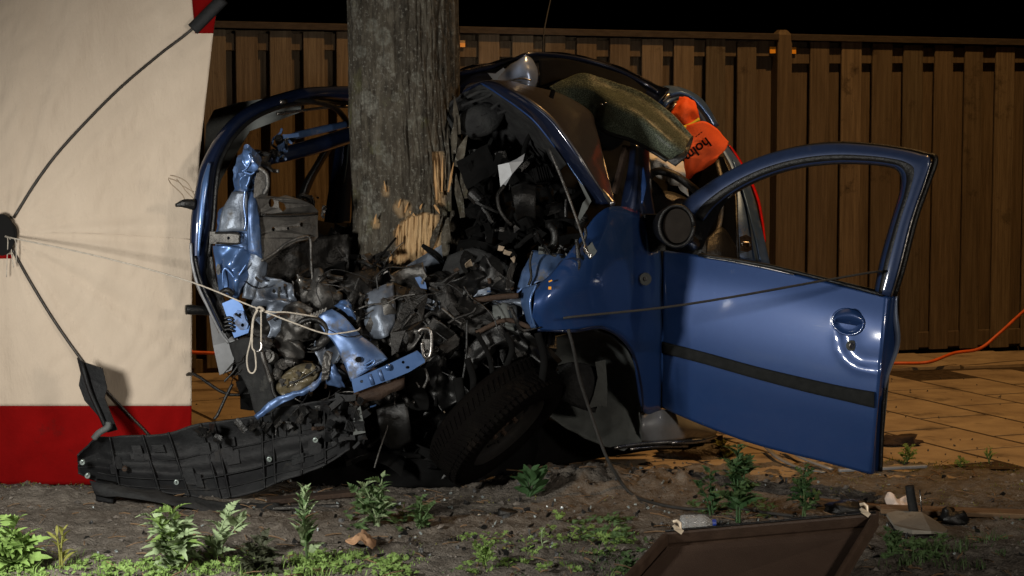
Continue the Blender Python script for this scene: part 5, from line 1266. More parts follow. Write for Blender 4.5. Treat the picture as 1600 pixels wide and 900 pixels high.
for i in (1.7, 2.55, 3.1, 4.0, 4.25, 5.3, 5.75, 6.6, 7.3):
    tube('rib', [bpt(i, t, .008) for t in (0, .2, .4, .6, .8, 1)], .0045, M['black_plastic'], bmp, n=4, steps=2)
for t in (.42, .74, .9):
    tube('rib', [bpt(i, t + .05 * math.sin(i), .008) for i in (1, 2, 3, 4, 5, 6, 7, 7.6)], .0032, M['black_plastic'], bmp, n=4, steps=3)
rb = random.Random(4)
for k in range(16):
    i = rb.uniform(1.2, 7.4); t = rb.uniform(.1, .85)
    a_, b_ = rb.uniform(.12, .4), rb.uniform(.1, .28)
    V = [bpt(min(7.9, i + u), min(1, t + w_), .004 + d) for u, w_, d in ((0, 0, 0), (a_, 0, .004), (a_, b_, .004), (0, b_, 0))]
    mesh('pocket', V, [(0, 1, 2, 3)], M['black_plastic'], bmp, solid=.006)
M['screw'] = mat('zinc_screw', (.32, .38, .36), .4, .6, vscale=60)
for (x, y) in ((129, 722), (137, 743), (198, 760), (276, 753), (421, 717), (493, 687), (195, 732)):
    Yq = 9.7
    c = min(7.99, max(0, [k for k in range(8) if bt[k][0] <= x][-1]))
    Yq = (bt[c][2] + bb[c][2]) / 2 - .02 + (.02 if 2 <= c <= 5 else 0)
    s_ = MB().disc(at(x, y, Yq), (0, 1, .1), .0105, .02, 14).build('screw', M['screw'] if x != 195 else M['rust'], bmp, bevel=.002)
    MB().box(at(x, y, Yq - .011), (.012, .003, .003), Matrix.Rotation(R(x), 3, 'Y')).build('screw_slot', M['black'], s_)
ruled('lower_lip', [(140, 752, 9.74), (200, 762, 9.72), (290, 776, 9.72), (350, 786, 9.72), (400, 788, 9.72), (436, 786, 9.72)], [(150, 772, 9.72), (205, 778, 9.66), (290, 794, 9.62), (350, 806, 9.62), (405, 808, 9.62), (440, 796, 9.66)], M['liner'], bmp, n=3, bulge=.02, crumple=.014, cscale=8, thick=.006)
ruled('end_block', [(150, 752, 9.74), (180, 758, 9.74)], [(152, 778, 9.76), (178, 782, 9.76)], M['black_plastic'], bmp, n=2, thick=.05)
plate('standing_fin', [(120, 559, 9.86), (130, 566, 9.85), (160, 576, 9.83), (167, 606, 9.83), (163, 622, 9.83), (172, 645, 9.83), (183, 672, 9.82), (168, 676, 9.83), (155, 652, 9.85), (132, 626, 9.86), (123, 602, 9.87), (126, 584, 9.87)], M['black_plastic'], bmp, thick=.015)
tube('fin_ridge', A([(127, 566, 9.83), (140, 610, 9.82), (153, 640, 9.82), (166, 670, 9.82)]), .009, M['black_plastic'], bmp, n=4, steps=3)
tube('fin_strap', A([(146, 686, 9.76), (155, 676, 9.75), (168, 668, 9.75), (170, 660, 9.76)]), .013, M['grey_pl'], bmp, n=5, flat=.4)
rb = random.Random(14)
mb = MB()
for k in range(34):
    x = rb.uniform(505, 568); y = rb.uniform(622, 700) - (x - 540) * .2
    c_ = at(x, y, rb.uniform(9.68, 9.74)); s_ = rb.uniform(.02, .05)
    if k % 3 == 0: channel(mb, c_, s_ * 1.6, s_ * .25, rb)
    elif k % 3 == 1: finned(mb, c_, s_ * .7, rb)
    else: bent_sheet(mb, c_, s_, s_ * .8, rb)
o = mb.build('torn_clips', M['black_plastic'], bmp); o['kind'] = 'stuff'
mb = MB()
for k in range(26):
    x = rb.uniform(300, 540); y = 668 - (x - 300) * .18 + rb.uniform(4, 30)
    bent_sheet(mb, at(x, y, rb.uniform(9.76, 9.8)), rb.uniform(.02, .06), rb.uniform(.02, .04), rb)
o = mb.build('torn_clips', M['black'], bmp); o['kind'] = 'stuff'
plate('side_tab', [(553, 645, 9.7), (563, 634, 9.7), (571, 676, 9.7), (552, 680, 9.7)], M['grey_pl'], bmp, thick=.01)
# ------------------------------------------------------------------ cords
gr = thing('guy_rope', gnd(400, 760), 'thin pale cord running from the screen hub to the crushed engine, with a hanging loop', 'rope')
tube('cord', [on_tent(14, 367, .08)] + A([(160, 402, 9.85), (300, 441, 9.72), (406, 483, 9.62), (450, 488, 9.62), (496, 495, 9.66)]), .0032, M['cord'], gr, n=6)
tube('cord', A([(406, 484, 9.62), (455, 503, 9.6), (507, 521, 9.6), (535, 520, 9.6), (558, 516, 9.62), (563, 512, 9.64)]), .0032, M['cord'], gr, n=6)
tube('loop', A(Y_([(402, 483), (395, 500), (392, 530), (386, 558), (388, 578), (395, 583), (400, 573), (398, 550), (394, 540), (396, 500), (403, 484)], 9.6)), .0034, M['cord'], gr, n=6)
tube('hanging_end', A(Y_([(408, 484), (408, 505), (408, 536)], 9.6)), .0034, M['cord'], gr, n=6)
tube('knot', A(Y_([(400, 484), (405, 480), (412, 484), (406, 487)], 9.6)), .005, M['cord'], gr, n=6)
tube('hook', A(Y_([(407, 534), (409, 541), (406, 548), (400, 549)], 9.59)), [.003, .006, .007, .003], M['steel'], gr, n=8)
tag(tube('dark_rope', A([(880, 497, 9.72), (905, 494, 9.72), (1033, 481, 9.78), (1150, 463, 9.8), (1300, 436, 9.84), (1365, 425, 9.88), (1380, 424, 9.96), (1392, 418, 10.02), (1402, 411, 10.06)]), .005, M['dark_cord'], n=6, origin=gnd(1150, 730)),
    'dark rope stretched across the open door from wing to window frame', 'rope')
g_ = [gnd(x, y, .02) for x, y in ((985, 770), (1030, 788), (1090, 796), (1150, 794), (1205, 802), (1240, 806))]
tag(tube('black_cable', A([(888, 515, 9.78), (896, 545, 9.8), (905, 590, 9.85), (921, 640, 9.9), (938, 690, 9.9), (955, 728, 9.9)]) + g_, .0065, M['dark_cord'], n=8, origin=gnd(980, 765)),
    'black cable drooping from the wheel arch and trailing over the soil', 'cable')

# ------------------------------------------------------------------ opened case in the foreground
M['case'] = mat('case_shell', (.075, .047, .032), .5, col2=(.05, .03, .02), vscale=20, bump=.25, bscale=180, coat=.1)
M['case_in'] = mat('case_lining', (.07, .042, .028), .75, col2=(.05, .028, .018), vscale=6, vamt=.3, bump=.3, bscale=220)
M['brass'] = mat('bright_latch', (.85, .74, .58), .4, .2, col2=(.75, .62, .46), vscale=40)
case = thing('open_case', at(1170, 925, 7.98), 'brown case standing open with two bright latches on its raised lid', 'case')
TL, TR, BL, BR = at(1040, 848, 8.42), at(1374, 817, 8.46), at(935, 965, 8.0), at(1285, 965, 8.04)
def q(u, v, d=0):
    p = TL.lerp(TR, u).lerp(BL.lerp(BR, u), v)
    return p + CN * d
CN = (TR - TL).cross(BL - TL).normalized()
if CN.y > 0: CN = -CN           # towards the viewer
def slabq(name, u0, u1, v0, v1, d0, d1, m, bevel=.003):
    P = [q(u0, v0, d1), q(u1, v0, d1), q(u1, v1, d1), q(u0, v1, d1), q(u0, v0, d0), q(u1, v0, d0), q(u1, v1, d0), q(u0, v1, d0)]
    return mesh(name, P, [(0, 1, 2, 3), (7, 6, 5, 4), (0, 4, 5, 1), (1, 5, 6, 2), (2, 6, 7, 3), (3, 7, 4, 0)], m, case, bevel=bevel)
lid = slabq('lid', 0, 1, 0, 1, -.012, 0, M['case'])
slabq('lining', .035, .965, .09, 1, .0015, .006, M['case_in'], .001)
slabq('top_rim', 0, 1, -.005, .045, .001, .05, M['case'], .008)
slabq('side_rim', -.002, .028, .046, 1, .001, .05, M['case'], .006)
slabq('side_rim', .972, 1.002, .046, 1, .001, .05, M['case'], .006)
tube('rim_channel', [q(.01, .03, .052), q(.5, .03, .052), q(.99, .03, .052)], .004, M['black'], case, n=6)
for u in (.06, .93):
    l = MB(); p = q(u, .015, .062) + Vector((0, 0, .004))
    l.tube([p + Vector((-.012, 0, .012)), p + Vector((0, -.004, .016)), p + Vector((.01, -.006, .008)), p + Vector((.012, -.01, -.012)), p + Vector((-.004, -.012, -.008)), p + Vector((-.012, -.012, .002))], .006, 6)
    l.build('latch', M['brass'], case)
    MB().box(p + Vector((.006, -.01, -.014)), (.03, .006, .016), Matrix.Rotation(R(35), 3, 'Y')).build('latch_plate', M['brass'], case)
bx0 = BL; bx1 = BR
dn = Vector((-.10, -.36, 0))
P = [bx0, bx1, bx1 + dn, bx0 + dn]
zb = -.0
tray = mesh('tray', [Vector((p.x, p.y, z)) for z in (.0, .085) for p in P], [(0, 1, 2, 3), (0, 4, 5, 1), (1, 5, 6, 2), (2, 6, 7, 3), (3, 7, 4, 0)], M['case'], case, solid=.008)

# ------------------------------------------------------------------ litter on the ground
def lit(x, y, dz=0): 
    p = gnd(x, y); return Vector((p.x, p.y, (max(soil_h(p.x, p.y), gz(p.x, p.y)) if p.y > 10.75 else soil_h(p.x, p.y)) + dz))
M['clear'] = mat('clear_plastic', (.9, .92, .92), .08, col2=(.85, .88, .9), vscale=10, trans=.8, ior=1.3)
M['cap'] = mat('blue_cap', (.02, .05, .3), .4)
bo = thing('plastic_bottle', lit(1090, 824), 'clear plastic bottle with blue cap lying behind the open case', 'bottle')
c = lit(1088, 826, .034); ax = Vector((1, .1, 0)).normalized()
v, f = tube_geo([c + ax * t for t in (-.062, -.058, -.04, -.035, -.03, -.005, 0, .005, .03, .045, .055, .058)], [.012, .031, .033, .031, .033, .033, .031, .033, .033, .022, .013, .013], 20)
mesh('bottle_body', v, f, M['clear'], bo, smooth=True)
v, f = tube_geo([c + ax * .058, c + ax * .072], .015, 14); mesh('cap', v, f, M['cap'], bo)
# handle and blade
M['blade'] = mat('grey_blade', (.26, .24, .2), .6, .2, col2=(.17, .155, .13), vscale=7, vamt=.3, bump=.2, bscale=60, dirt=(.12, .09, .06), damt=.05, dscale=12)
tr = thing('hand_shovel', lit(1432, 828), 'grey shovel blade on the soil with a black upright handle beside the case', 'shovel')
b0 = lit(1432, 812); d_ = (b0.y)
tube('handle', [at(1421, 759, d_), at(1424, 780, d_), at(1430, 812, d_)], [.0165, .0175, .019], M['black_plastic'], tr, n=16, steps=3)
tube('handle_grip_line', [at(1437, 765, d_ - .012), at(1441, 808, d_ - .012)], .003, M['steel'], tr, n=6, steps=2)
bl = [lit(x, y, .02) for x, y in ((1385, 815), (1400, 813), (1440, 815), (1465, 822), (1480, 830), (1475, 838), (1455, 842), (1425, 841), (1408, 836), (1398, 828), (1396, 823))]
k = len(bl)
mesh('blade', bl + [p + Vector((0, 0, .012)) + Vector((0, .0, .006 * math.sin(i))) for i, p in enumerate(bl)], [tuple(range(k - 1, -1, -1)), tuple(range(k, 2 * k))] + [(i, (i + 1) % k, k + (i + 1) % k, k + i) for i in range(k)], M['blade'], tr)
M['paper'] = mat('tissue_paper', (.72, .6, .52), .9, col2=(.6, .49, .42), vscale=9, bump=.3, bscale=40)
def ground_sheet(name, rows, m, label, cat, crumple=.01, lift_=.006, group=None, cs=25):
    """thin sheet lying on the soil; rows of (px, py, height)"""
    pts = [[gnd(x, y) for x, y, h in r] for r in rows]
    G = [[Vector((p.x, p.y, soil_h(p.x, p.y) + lift_ + h)) for p, (_, _, h) in zip(pr_, r)] for pr_, r in zip(pts, rows)]
    G = [crom(r, 5) for r in G]
    cols = [crom([r[i] for r in G], 5) for i in range(len(G[0]))]
    nu_, nv_ = len(cols), len(cols[0])
    V = [cols[i][j] + Vector((0, 0, crumple * (noise.noise(cols[i][j] * cs) + .3))) for j in range(nv_) for i in range(nu_)]
    F = [(j * nu_ + i, j * nu_ + i + 1, (j + 1) * nu_ + i + 1, (j + 1) * nu_ + i) for j in range(nv_ - 1) for i in range(nu_ - 1)]
    o = mesh(name, V, F, m, smooth=True, solid=.003, origin=V[0])
    return tag(o, label, cat, group)
p0 = lit(1405, 797)
o = patch('crumpled_tissue', [[(1386, 772, p0.y + .02), (1392, 770, p0.y), (1402, 780, p0.y - .01), (1420, 772, p0.y + .02)], [(1384, 784, p0.y), (1394, 786, p0.y - .03), (1405, 788, p0.y - .03), (1421, 786, p0.y)], [(1398, 792, p0.y - .01), (1402, 795, p0.y - .02), (1412, 795, p0.y - .02), (1422, 793, p0.y)]], M['paper'], crumple=.01, cscale=30, nu=5, nv=5, origin=p0)
tag(o, 'pale crumpled tissue on the soil behind the black handle', 'tissue')
# planks and broken strips
M['plank'] = mat('old_plank', (.2, .125, .065), .8, col2=(.1, .06, .032), vscale=6, vamt=.35, bump=.4, bscale=30, stretch=(.6, 9, 9))
def plank(name, a, b, w, th, m, label, cat='plank', z=.0, roll=0):
    A_, B_ = lit(*a), lit(*b); c = (A_ + B_) / 2; d = B_ - A_
    mb = MB().box((0, 0, 0), (d.length, w, th))
    o = mb.build(name, m, bevel=.004)
    o.location = c + Vector((0, 0, th / 2 + z)); o.rotation_euler = (roll, -math.atan2(d.z, math.hypot(d.x, d.y)), math.atan2(d.y, d.x))
    WLOC[o.name] = o.location.copy()
    return tag(o, label, cat)
plank('plank', (1375, 803), (1640, 808), .10, .02, M['plank'], 'flat brown plank lying on the soil behind the black handle')
plank('thin_board', (1310, 741), (1448, 737), .025, .014, M['silver'], 'narrow pale strip lying on the ground at the door corner', 'strip', .008)
plank('batten', (1240, 786), (1392, 797), .03, .018, M['plank'], 'dark batten lying on the soil behind the right end of the case', 'batten')
plank('board', (420, 790), (560, 780), .07, .02, M['rust'], 'reddish board lying under the right end of the bumper insert', 'board', .01)
plank('broken_slat', (425, 800), (530, 796), .03, .012, M['dust'], 'grey slat lying on the soil below the bumper insert', 'slat', .004)
# dark shoe-like scrap and dirt clods
def blob(name, c, s, m, seed, label, cat, n=14, rough=.35, group=None):
    V = []; rows = 9
    for j in range(rows + 1):
        a = math.pi * j / rows
        for i in range(n):
            w = 2 * math.pi * i / n
            d = Vector((math.sin(a) * math.cos(w), math.sin(a) * math.sin(w), math.cos(a)))
            k_ = 1 + rough * noise.fractal(d * 1.6 + Vector((seed, 0, 0)), 1, 2, 3)
            V.append(Vector(c) + Vector((d.x * s[0], d.y * s[1], max(-.3, d.z) * s[2])) * k_)
    F = [(j * n + i, j * n + (i + 1) % n, (j + 1) * n + (i + 1) % n, (j + 1) * n + i) for j in range(rows) for i in range(n)]
    return tag(mesh(name, V, F, m, smooth=True, origin=c), label, cat, group)
blob('black_glove', lit(1318, 800, .012), (.085, .05, .032), M['black'], 3, 'crumpled black glove on the soil behind the case lid', 'glove')
blob('charred_scrap', lit(1335, 790, .012), (.05, .03, .02), M['black'], 5, 'small black scrap at the end of the dark batten', 'scrap', rough=.6)
blob('dark_clod', lit(1490, 815, .02), (.055, .04, .04), M['black'], 9, 'dark ragged clump on the plank right of the shovel', 'clump', rough=.8)
blob('torn_rubber_strip', lit(1402, 695, .015), (.11, .04, .03), M['rust'], 12, 'dark torn scrap on the paving beside the door edge', 'scrap', rough=.7)
blob('soil_clod', lit(1080, 715, .012), (.16, .06, .05), M['soil'], 17, 'dark clod of churned earth under the car sill', 'clod', rough=.8)
for i, (x, y, s) in enumerate(((790, 806, .04), (1010, 726, .03), (1060, 735, .025))):
    blob('stone', lit(x, y, .004), (s, s * .7, s * .5), M['dust_d'], 30 + i, ['flat brown stone on the soil below the wheel', 'small stone beneath the wheel arch liner', 'small stone below the car sill'][i], 'stone', rough=.5, group='stones on the soil')
# strips hanging under the door
for i, P in enumerate(([(1195, 706), (1215, 722), (1250, 735), (1290, 742)], [(1225, 708), (1255, 725), (1300, 738)])):
    tag(tube('trim_strip', [lit(x, y, .03 - .008 * j) for j, (x, y) in enumerate(P)], .012, M['silver'], n=6, flat=.4, origin=lit(*P[0])), ['longer pale trim strip curling on the ground under the door', 'shorter pale trim strip beside the longer one under the door'][i], 'trim strip', 'trim strips under the door')
M['dry_leaf'] = mat('dry_leaf', (.42, .25, .14), .8, col2=(.24, .13, .07), vscale=20, bump=.3)
ground_sheet('dry_leaf', [[(540, 853, .0), (555, 848, .015), (568, 842, .02), (585, 852, .01)], [(540, 857, .0), (556, 856, .02), (570, 854, .03), (588, 857, .0)], [(545, 860, .0), (558, 861, .01), (572, 860, .01), (582, 861, .0)]], M['dry_leaf'], 'curled dry brown leaf on bare soil right of the tall weed', 'leaf', .02, cs=40)
M['pebble'] = mat('pebbles', (.17, .15, .13), .85, col2=(.05, .044, .038), vscale=12, vamt=.6)
rp = random.Random(8)
mb = MB()
for k in range(4200):
    x = rp.uniform(-2.6, 2.6); y = rp.uniform(8.0, 10.6)
    s = rp.uniform(.002, .008) * (1 if rp.random() < .95 else 2.4)
    z = soil_h(x, y) + s * .2
    Rm = Matrix.Rotation(rp.uniform(0, 6), 3, 'Z') @ Matrix.Rotation(rp.uniform(-.5, .5), 3, 'X')
    P = [Vector((x, y, z)) + Rm @ Vector((a * s * rp.uniform(.7, 1.3), b * s * rp.uniform(.7, 1.3), c * s * .6)) for a, b, c in ((1, 0, 0), (0, 1, 0), (-1, 0, 0), (0, -1, 0), (0, 0, 1), (0, 0, -1))]
    mb.add(P, [(0, 1, 4), (1, 2, 4), (2, 3, 4), (3, 0, 4), (1, 0, 5), (2, 1, 5), (3, 2, 5), (0, 3, 5)])
tag(mb.build('pebbles', M['pebble']), 'scattered small pebbles and crumbs of glass on the soil', 'pebbles', kind='stuff')
mb = MB()
for k in range(700):
    x = rp.uniform(-2.4, 2.5); y = rp.uniform(8.0, 10.7); a = rp.uniform(0, 3.2); L = rp.uniform(.02, .09)
    z = soil_h(x, y) + .005
    d = Vector((math.cos(a), math.sin(a), rp.uniform(-.1, .25))) * L
    mb.tube([Vector((x, y, z)), Vector((x, y, z)) + d * .5 + Vector((0, 0, .003)), Vector((x, y, z)) + d], rp.uniform(.0012, .003), 4)
tag(mb.build('twigs', M['plank']), 'scattered dry twigs and straw on the soil', 'twigs', kind='stuff')

mb = MB(); mg = MB()
for k in range(420):
    x = rp.gauss(.1, 1.0); y = rp.uniform(8.7, 10.5)
    c = Vector((x, y, soil_h(x, y) + .006))
    if k % 3: bent_sheet(mb, c, rp.uniform(.008, .035), rp.uniform(.006, .02), rp)
    else: bent_sheet(mg, c, rp.uniform(.005, .014), rp.uniform(.005, .012), rp)
tag(mb.build('plastic_fragments', M['black']), 'scattered black plastic fragments on the soil around the wreck', 'fragments', kind='stuff')
mb2 = MB()
for k in range(420):
    x = rp.uniform(-2.2, 3.6); y = 10.7 + 2.9 * rp.random() ** 2.2; s = rp.uniform(.002, .007) * (1 if rp.random() < .9 else 2)
    bent_sheet(mb2, Vector((x, y, gz(x, y) + .004)), s * 1.6, s, rp)
tag(mb2.build('paving_litter', M['soil']), 'crumbs of earth and litter scattered over the paving', 'litter', kind='stuff')
M['crumb'] = mat('glass_crumbs', (.3, .34, .34), .15, col2=(.12, .14, .14), vscale=50)
tag(mg.build('glass_crumbs', M['crumb']), 'scattered glass crumbs on the soil around the wreck', 'fragments', kind='stuff')

# ------------------------------------------------------------------ plants
def leaf_mat(name, c, c2): 
    m = mat(name, c, .55, col2=c2, vscale=30, vamt=.3, bump=.3, bscale=120, spec=.35)
    b = m.node_tree.nodes['Principled BSDF']
    t = m.node_tree; tr_ = t.nodes.new('ShaderNodeBsdfTranslucent'); tr_.inputs[0].default_value = (*[min(1, k * 1.3) for k in c], 1)
    mx = t.nodes.new('ShaderNodeMixShader'); mx.inputs[0].default_value = .25
    out = t.nodes['Material Output']
    t.links.new(b.outputs[0], mx.inputs[1]); t.links.new(tr_.outputs[0], mx.inputs[2]); t.links.new(mx.outputs[0], out.inputs[0])
    return m
LM = {'pale': leaf_mat('leaf_pale', (.28, .36, .2), (.19, .26, .13)), 'bright': leaf_mat('leaf_bright', (.21, .32, .09), (.13, .21, .05)), 'mid': leaf_mat('leaf_mid', (.1, .165, .06), (.06, .11, .04)),
      'yellow': leaf_mat('leaf_yellow', (.2, .2, .04), (.13, .13, .03)), 'dark': leaf_mat('leaf_dark', (.05, .06, .03), (.028, .03, .018)), 'deep': leaf_mat('leaf_deep', (.055, .12, .042), (.035, .08, .028))}
def leaf_mesh(kind):
    if kind == 'lobed':
        half = [(0, .012), (.1, .02), (.2, .17), (.33, .24), (.3, .07), (.38, .06), (.5, .27), (.66, .32), (.6, .1), (.66, .08), (.78, .18), (.9, .17), (.84, .06), (1, 0)]
    elif kind == 'lance':
        half = [(0, .012), (.15, .05), (.35, .12), (.55, .13), (.75, .09), (.9, .04), (1, 0)]
    else:
        half = [(0, .015), (.1, .03), (.17, .22), (.3, .36), (.3, .24), (.44, .3), (.43, .18), (.58, .22), (.58, .12), (.74, .14), (.75, .07), (.88, .06), (1, 0)]
    V = []; n = len(half)
    for x, w in half: V.append((x, 0, .12 * math.sin(x * 2.6) - .18 * x * x))
    for sgn in (-1, 1):
        for x, w in half: V.append((x, sgn * w, .12 * math.sin(x * 2.6) - .18 * x * x + .35 * w * (1 - .6 * w)))
    F = []
    for s in (0, 1):
        k = n * (1 + s)
        for i in range(n - 1): F.append((i, i + 1, k + i + 1, k + i) if s else (i, k + i, k + i + 1, i + 1))
    return V, F
LV = {k: leaf_mesh(k) for k in ('lobed', 'lance', 'ovate')}
LME = {}
def leaf_data(kind, mk):
    if (kind, mk) not in LME:
        me = bpy.data.meshes.new('leaf'); me.from_pydata(*[LV[kind][0], [], LV[kind][1]]); me.materials.append(LM[mk])
        me.polygons.foreach_set('use_smooth', [True] * len(me.polygons))
        LME[kind, mk] = me
    return LME[kind, mk]
def leaf_matrix(p, d, L, r, w=1.0):
    d = d.normalized(); up = Vector((r.uniform(-.5, .5), r.uniform(-.9, .1), 1)).normalized()
    y = up.cross(d); y = y.normalized() if y.length > .01 else Vector((0, 1, 0)); z = d.cross(y)
    m3 = Matrix((d * L, y * L * w, z * L)).transposed()
    return Matrix.Translation(p) @ m3.to_4x4()
def weed(name, px, py, hpx, stems, nleaf, Lpx, kind, mk, label, seed, lean=0, spread=.4, stem_r=.004, wide=1.0, up=.5, mk2=None, base_share=.15):
    r = random.Random(seed)
    nleaf = int(nleaf * 1.35); Lpx *= .9; wide *= .88
    b = lit(px, py); sc = b.y / FPX
    t = thing(name, b, label, 'plant', 'weeds on the soil')
    for s in range(stems):
        h = hpx * sc * (1 if s == 0 else r.uniform(.55, .9))
        dx = lean * h + (0 if s == 0 and stems > 1 else r.uniform(-1, 1) * spread * h)
        if stems == 1: dx = lean * h
        dyv = r.uniform(-.3, .3) * spread * h
        P = [b + Vector((r.uniform(-.01, .01), r.uniform(-.01, .01), -.01)), b + Vector((dx * .3, dyv * .3, h * .4)), b + Vector((dx * .65, dyv * .6, h * .75)), b + Vector((dx, dyv, h))]
        C = crom(P, 8)
        v, f = tube_geo(C, [stem_r, stem_r * .8, stem_r * .4], 6)
        mesh('stem', v, f, LM[mk2 or mk], t, smooth=True)
        for k in range(nleaf):
            q_ = base_share + (1 - base_share) * (k + r.random() * .6) / nleaf
            i = min(len(C) - 1, int(q_ * (len(C) - 1)))
            a = k * 2.4 + r.uniform(-.5, .5) + s
            e = up + .8 * q_ * up + r.uniform(-.6, .4)
            d = Vector((math.cos(a), math.sin(a) * .8, e))
            L = Lpx * sc * (1.15 - .55 * q_) * r.uniform(.7, 1.15)
            o = bpy.data.objects.new('leaf', leaf_data(kind, mk2 if (mk2 and r.random() < .35) else mk)); S.collection.objects.link(o)
            o.parent = t
            o.matrix_local = Matrix.Translation(-b) @ leaf_matrix(C[i], d, L, r, wide * r.uniform(.8, 1.2))
    return t
weed('weed', 18, 893, 82, 4, 6, 66, 'ovate', 'bright', 'bright green large-lobed weed at the left edge of the picture', 1, .1, .5, wide=1.2, up=.35)
weed('weed', 95, 888, 62, 2, 7, 34, 'lance', 'yellow', 'small yellowish seedling with upright leaves left of the big pale weed', 2, .05, .35, up=.8)
weed('weed', 285, 888, 98, 6, 8, 66, 'ovate', 'pale', 'large pale sprawling weed in front of the bumper insert', 3, -.15, 1.0, .005, up=.3, mk2='bright')
weed('weed', 330, 880, 90, 2, 7, 52, 'ovate', 'pale', 'pale weed with upright tip right of the large sprawling weed', 13, .35, .6, up=.6)
weed('weed', 405, 899, 62, 4, 9, 44, 'ovate', 'dark', 'brownish wilted weed between the pale weed and the tall one', 4, .1, .8, up=.2)
weed('weed', 478, 884, 116, 1, 24, 40, 'ovate', 'pale', 'tall narrow pale weed left of the dry leaf', 5, -.03, .2, .005, up=1.0, wide=.8, mk2='mid')
weed('weed', 590, 822, 78, 7, 9, 38, 'ovate', 'mid', 'bushy green weed in front of the dark gap under the wreck', 6, .1, .9, up=.4, mk2='pale')
weed('weed', 655, 822, 52, 3, 7, 30, 'ovate', 'mid', 'low green weed just right of the bushy one', 16, .1, .8, up=.4)
weed('weed', 826, 786, 40, 3, 5, 44, 'lance', 'deep', 'dark green rosette of broad leaves below the wheel', 7, .1, .9, up=.8, wide=1.8, base_share=.02)
weed('weed', 757, 886, 46, 5, 8, 20, 'lobed', 'bright', 'small feathery green weed on bare soil in the middle foreground', 8, 0, .8, .0025, up=.7)
weed('weed', 1152, 812, 124, 3, 13, 46, 'ovate', 'mid', 'tall dark green weed in front of the open door', 9, .0, .3, .005, up=.5, mk2='deep')
weed('weed', 1112, 806, 70, 2, 8, 34, 'ovate', 'deep', 'shorter weed left of the tall one before the open door', 19, -.05, .4, up=.4)
weed('weed', 1258, 808, 76, 3, 9, 34, 'lobed', 'deep', 'bushy weed between the tall weed and the black glove', 10, .0, .6, up=.5, mk2='mid')
weed('weed', 845, 856, 26, 1, 8, 14, 'lance', 'pale', 'tiny pale seedling on bare soil below the dark rosette', 11, .1, .3, .0025, up=.8)
weed('weed', 1415, 724, 26, 3, 5, 22, 'lobed', 'bright', 'small bright weed at the paving edge right of the door', 12, .3, .9, .003, up=.6)
weed('weed', 1545, 722, 22, 2, 4, 20, 'lance', 'bright', 'tiny upright sprig at the paving edge near the right side', 14, .1, .4, .002, up=1.2)
weed('weed', 1500, 728, 14, 3, 4, 16, 'lobed', 'bright', 'tiny low weed at the paving edge between the two sprigs', 15, .1, .9, .002, up=.5)
weed('weed', 1395, 872, 42, 3, 6, 28, 'ovate', 'mid', 'small leafy weed in front of the shovel blade', 17, -.2, .6, .003, up=.6)
weed('weed', 1130, 715, 26, 3, 6, 26, 'ovate', 'yellow', 'yellowish small weed under the car sill behind the tall weed', 18, .1, .8, .003, up=.5)
# grass and low herbs: uncountable
def grass(name, patches, mk, label, seed):
    """clumps of arched blades; each patch is (x0, x1, y0, y1, clumps, blades in a clump, h0, h1)"""
    r = random.Random(seed); mb = MB()
    for (x0, x1, y0, y1, n, nb, h0, h1) in patches:
        for _ in range(n):
            c = lit(r.uniform(x0, x1), r.uniform(y0, y1)); sc = c.y / FPX
            hc = r.uniform(h0, h1) * (r.random() * .7 + .4); rad = r.uniform(.008, .035)
            for _ in range(int(nb * r.uniform(.5, 1.4))):
                a = r.uniform(0, 6.3)
                x, y = c.x + r.gauss(0, rad), c.y + r.gauss(0, rad)
                p = Vector((x, y, soil_h(x, y)))
                h = hc * sc * r.uniform(.4, 1.1); w = r.uniform(.001, .0028)
                bend = Vector((math.cos(a), math.sin(a), 0)) * h * r.uniform(.2, 1.3)
                sd = Vector((-math.sin(a), math.cos(a), 0)) * w
                m1 = p + bend * .3 + Vector((0, 0, h * .55)); m2 = p + bend + Vector((0, 0, h * r.uniform(.35, .95)))
                mb.add([p - sd, p + sd, m1 + sd * .8, m1 - sd * .8, m2], [(0, 1, 2, 3), (3, 2, 4)])
    return tag(mb.build(name, LM[mk], recalc=False), label, 'grass', kind='stuff')
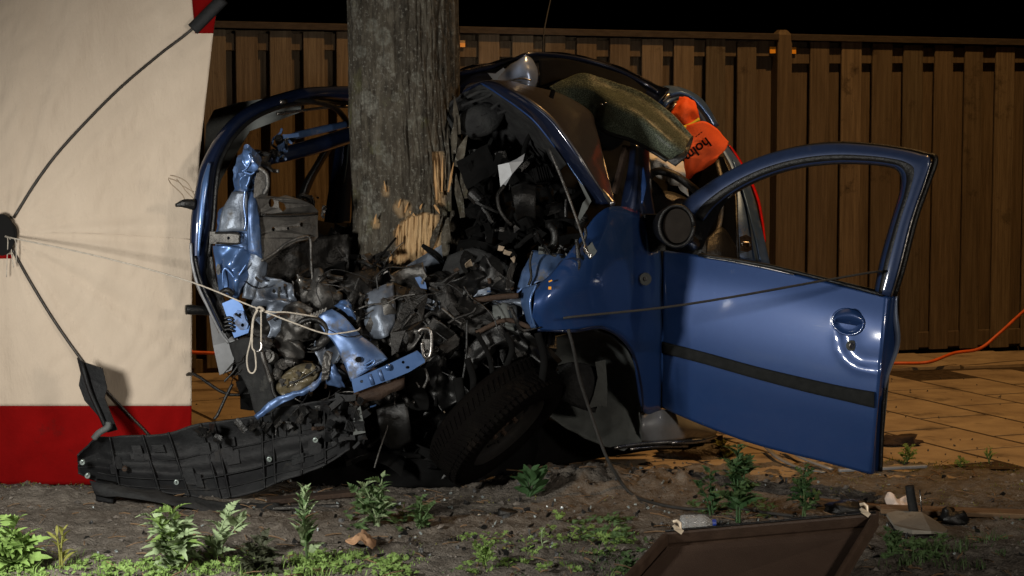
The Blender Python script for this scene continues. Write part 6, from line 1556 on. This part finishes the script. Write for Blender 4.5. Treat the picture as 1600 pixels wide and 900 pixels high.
def herbs(name, patches, kind, mk, label, seed, Lr=(8, 16)):
    """creeping small-leaved ground cover"""
    r = random.Random(seed); mb = MB()
    V0, F0 = LV[kind]
    for (x0, x1, y0, y1, n) in patches:
        for _ in range(n):
            p = lit(r.uniform(x0, x1), r.uniform(y0, y1)); sc = p.y / FPX
            k = r.randint(4, 9)
            h = r.uniform(4, 22) * sc * r.random()
            for i in range(k):
                a = i * 2.4 + r.uniform(0, 1); 
                M4 = leaf_matrix(p + Vector((r.gauss(0, .012), r.gauss(0, .012), h * i / k)), Vector((math.cos(a), math.sin(a), r.uniform(.1, .9))), r.uniform(*Lr) * sc, r, r.uniform(.8, 1.3))
                mb.add([M4 @ Vector(v) for v in V0], F0)
    return tag(mb.build(name, LM[mk], recalc=False), label, 'ground cover', kind='stuff')
grass('grass', [(-30, 60, 868, 905, 26, 16, 16, 42), (60, 250, 876, 908, 34, 12, 8, 24), (230, 430, 876, 908, 26, 14, 10, 34), (450, 510, 868, 908, 16, 14, 10, 30), (510, 660, 866, 908, 28, 12, 8, 24), (640, 1000, 830, 905, 22, 7, 5, 16)], 'bright', 'short bright grass along the bottom left of the soil', 31)
grass('grass', [(895, 965, 695, 712, 7, 9, 10, 30), (700, 1000, 840, 900, 24, 7, 5, 14), (1385, 1570, 838, 890, 34, 12, 10, 36), (920, 990, 860, 905, 10, 12, 8, 26), (1380, 1600, 705, 730, 16, 7, 4, 16), (1040, 1130, 700, 720, 8, 7, 6, 16), (1540, 1600, 800, 860, 8, 7, 6, 20), (0, 110, 762, 780, 8, 7, 5, 14)], 'mid', 'sparse mid green grass tufts across the soil', 32)
grass('dry_grass', [(1380, 1600, 712, 738, 90, 8, 3, 9), (0, 130, 758, 775, 20, 8, 3, 10), (440, 1000, 780, 900, 60, 5, 3, 8), (1280, 1600, 740, 800, 60, 5, 3, 8)], 'yellow', 'thin dry grass along the paving edge and bare soil', 33)
herbs('ground_cover', [(-20, 70, 865, 905, 30), (100, 260, 880, 905, 30), (250, 420, 868, 905, 42), (455, 505, 862, 905, 26), (520, 640, 872, 905, 40), (700, 990, 815, 905, 40)], 'lobed', 'bright', 'creeping bright small-leaved herbs along the bottom edge', 34)
herbs('ground_cover', [(900, 1000, 810, 850, 26), (1380, 1480, 845, 880, 26), (960, 1010, 850, 900, 16), (540, 690, 795, 825, 26), (1080, 1200, 785, 812, 20)], 'ovate', 'mid', 'creeping dull green herbs in patches over the soil', 35)
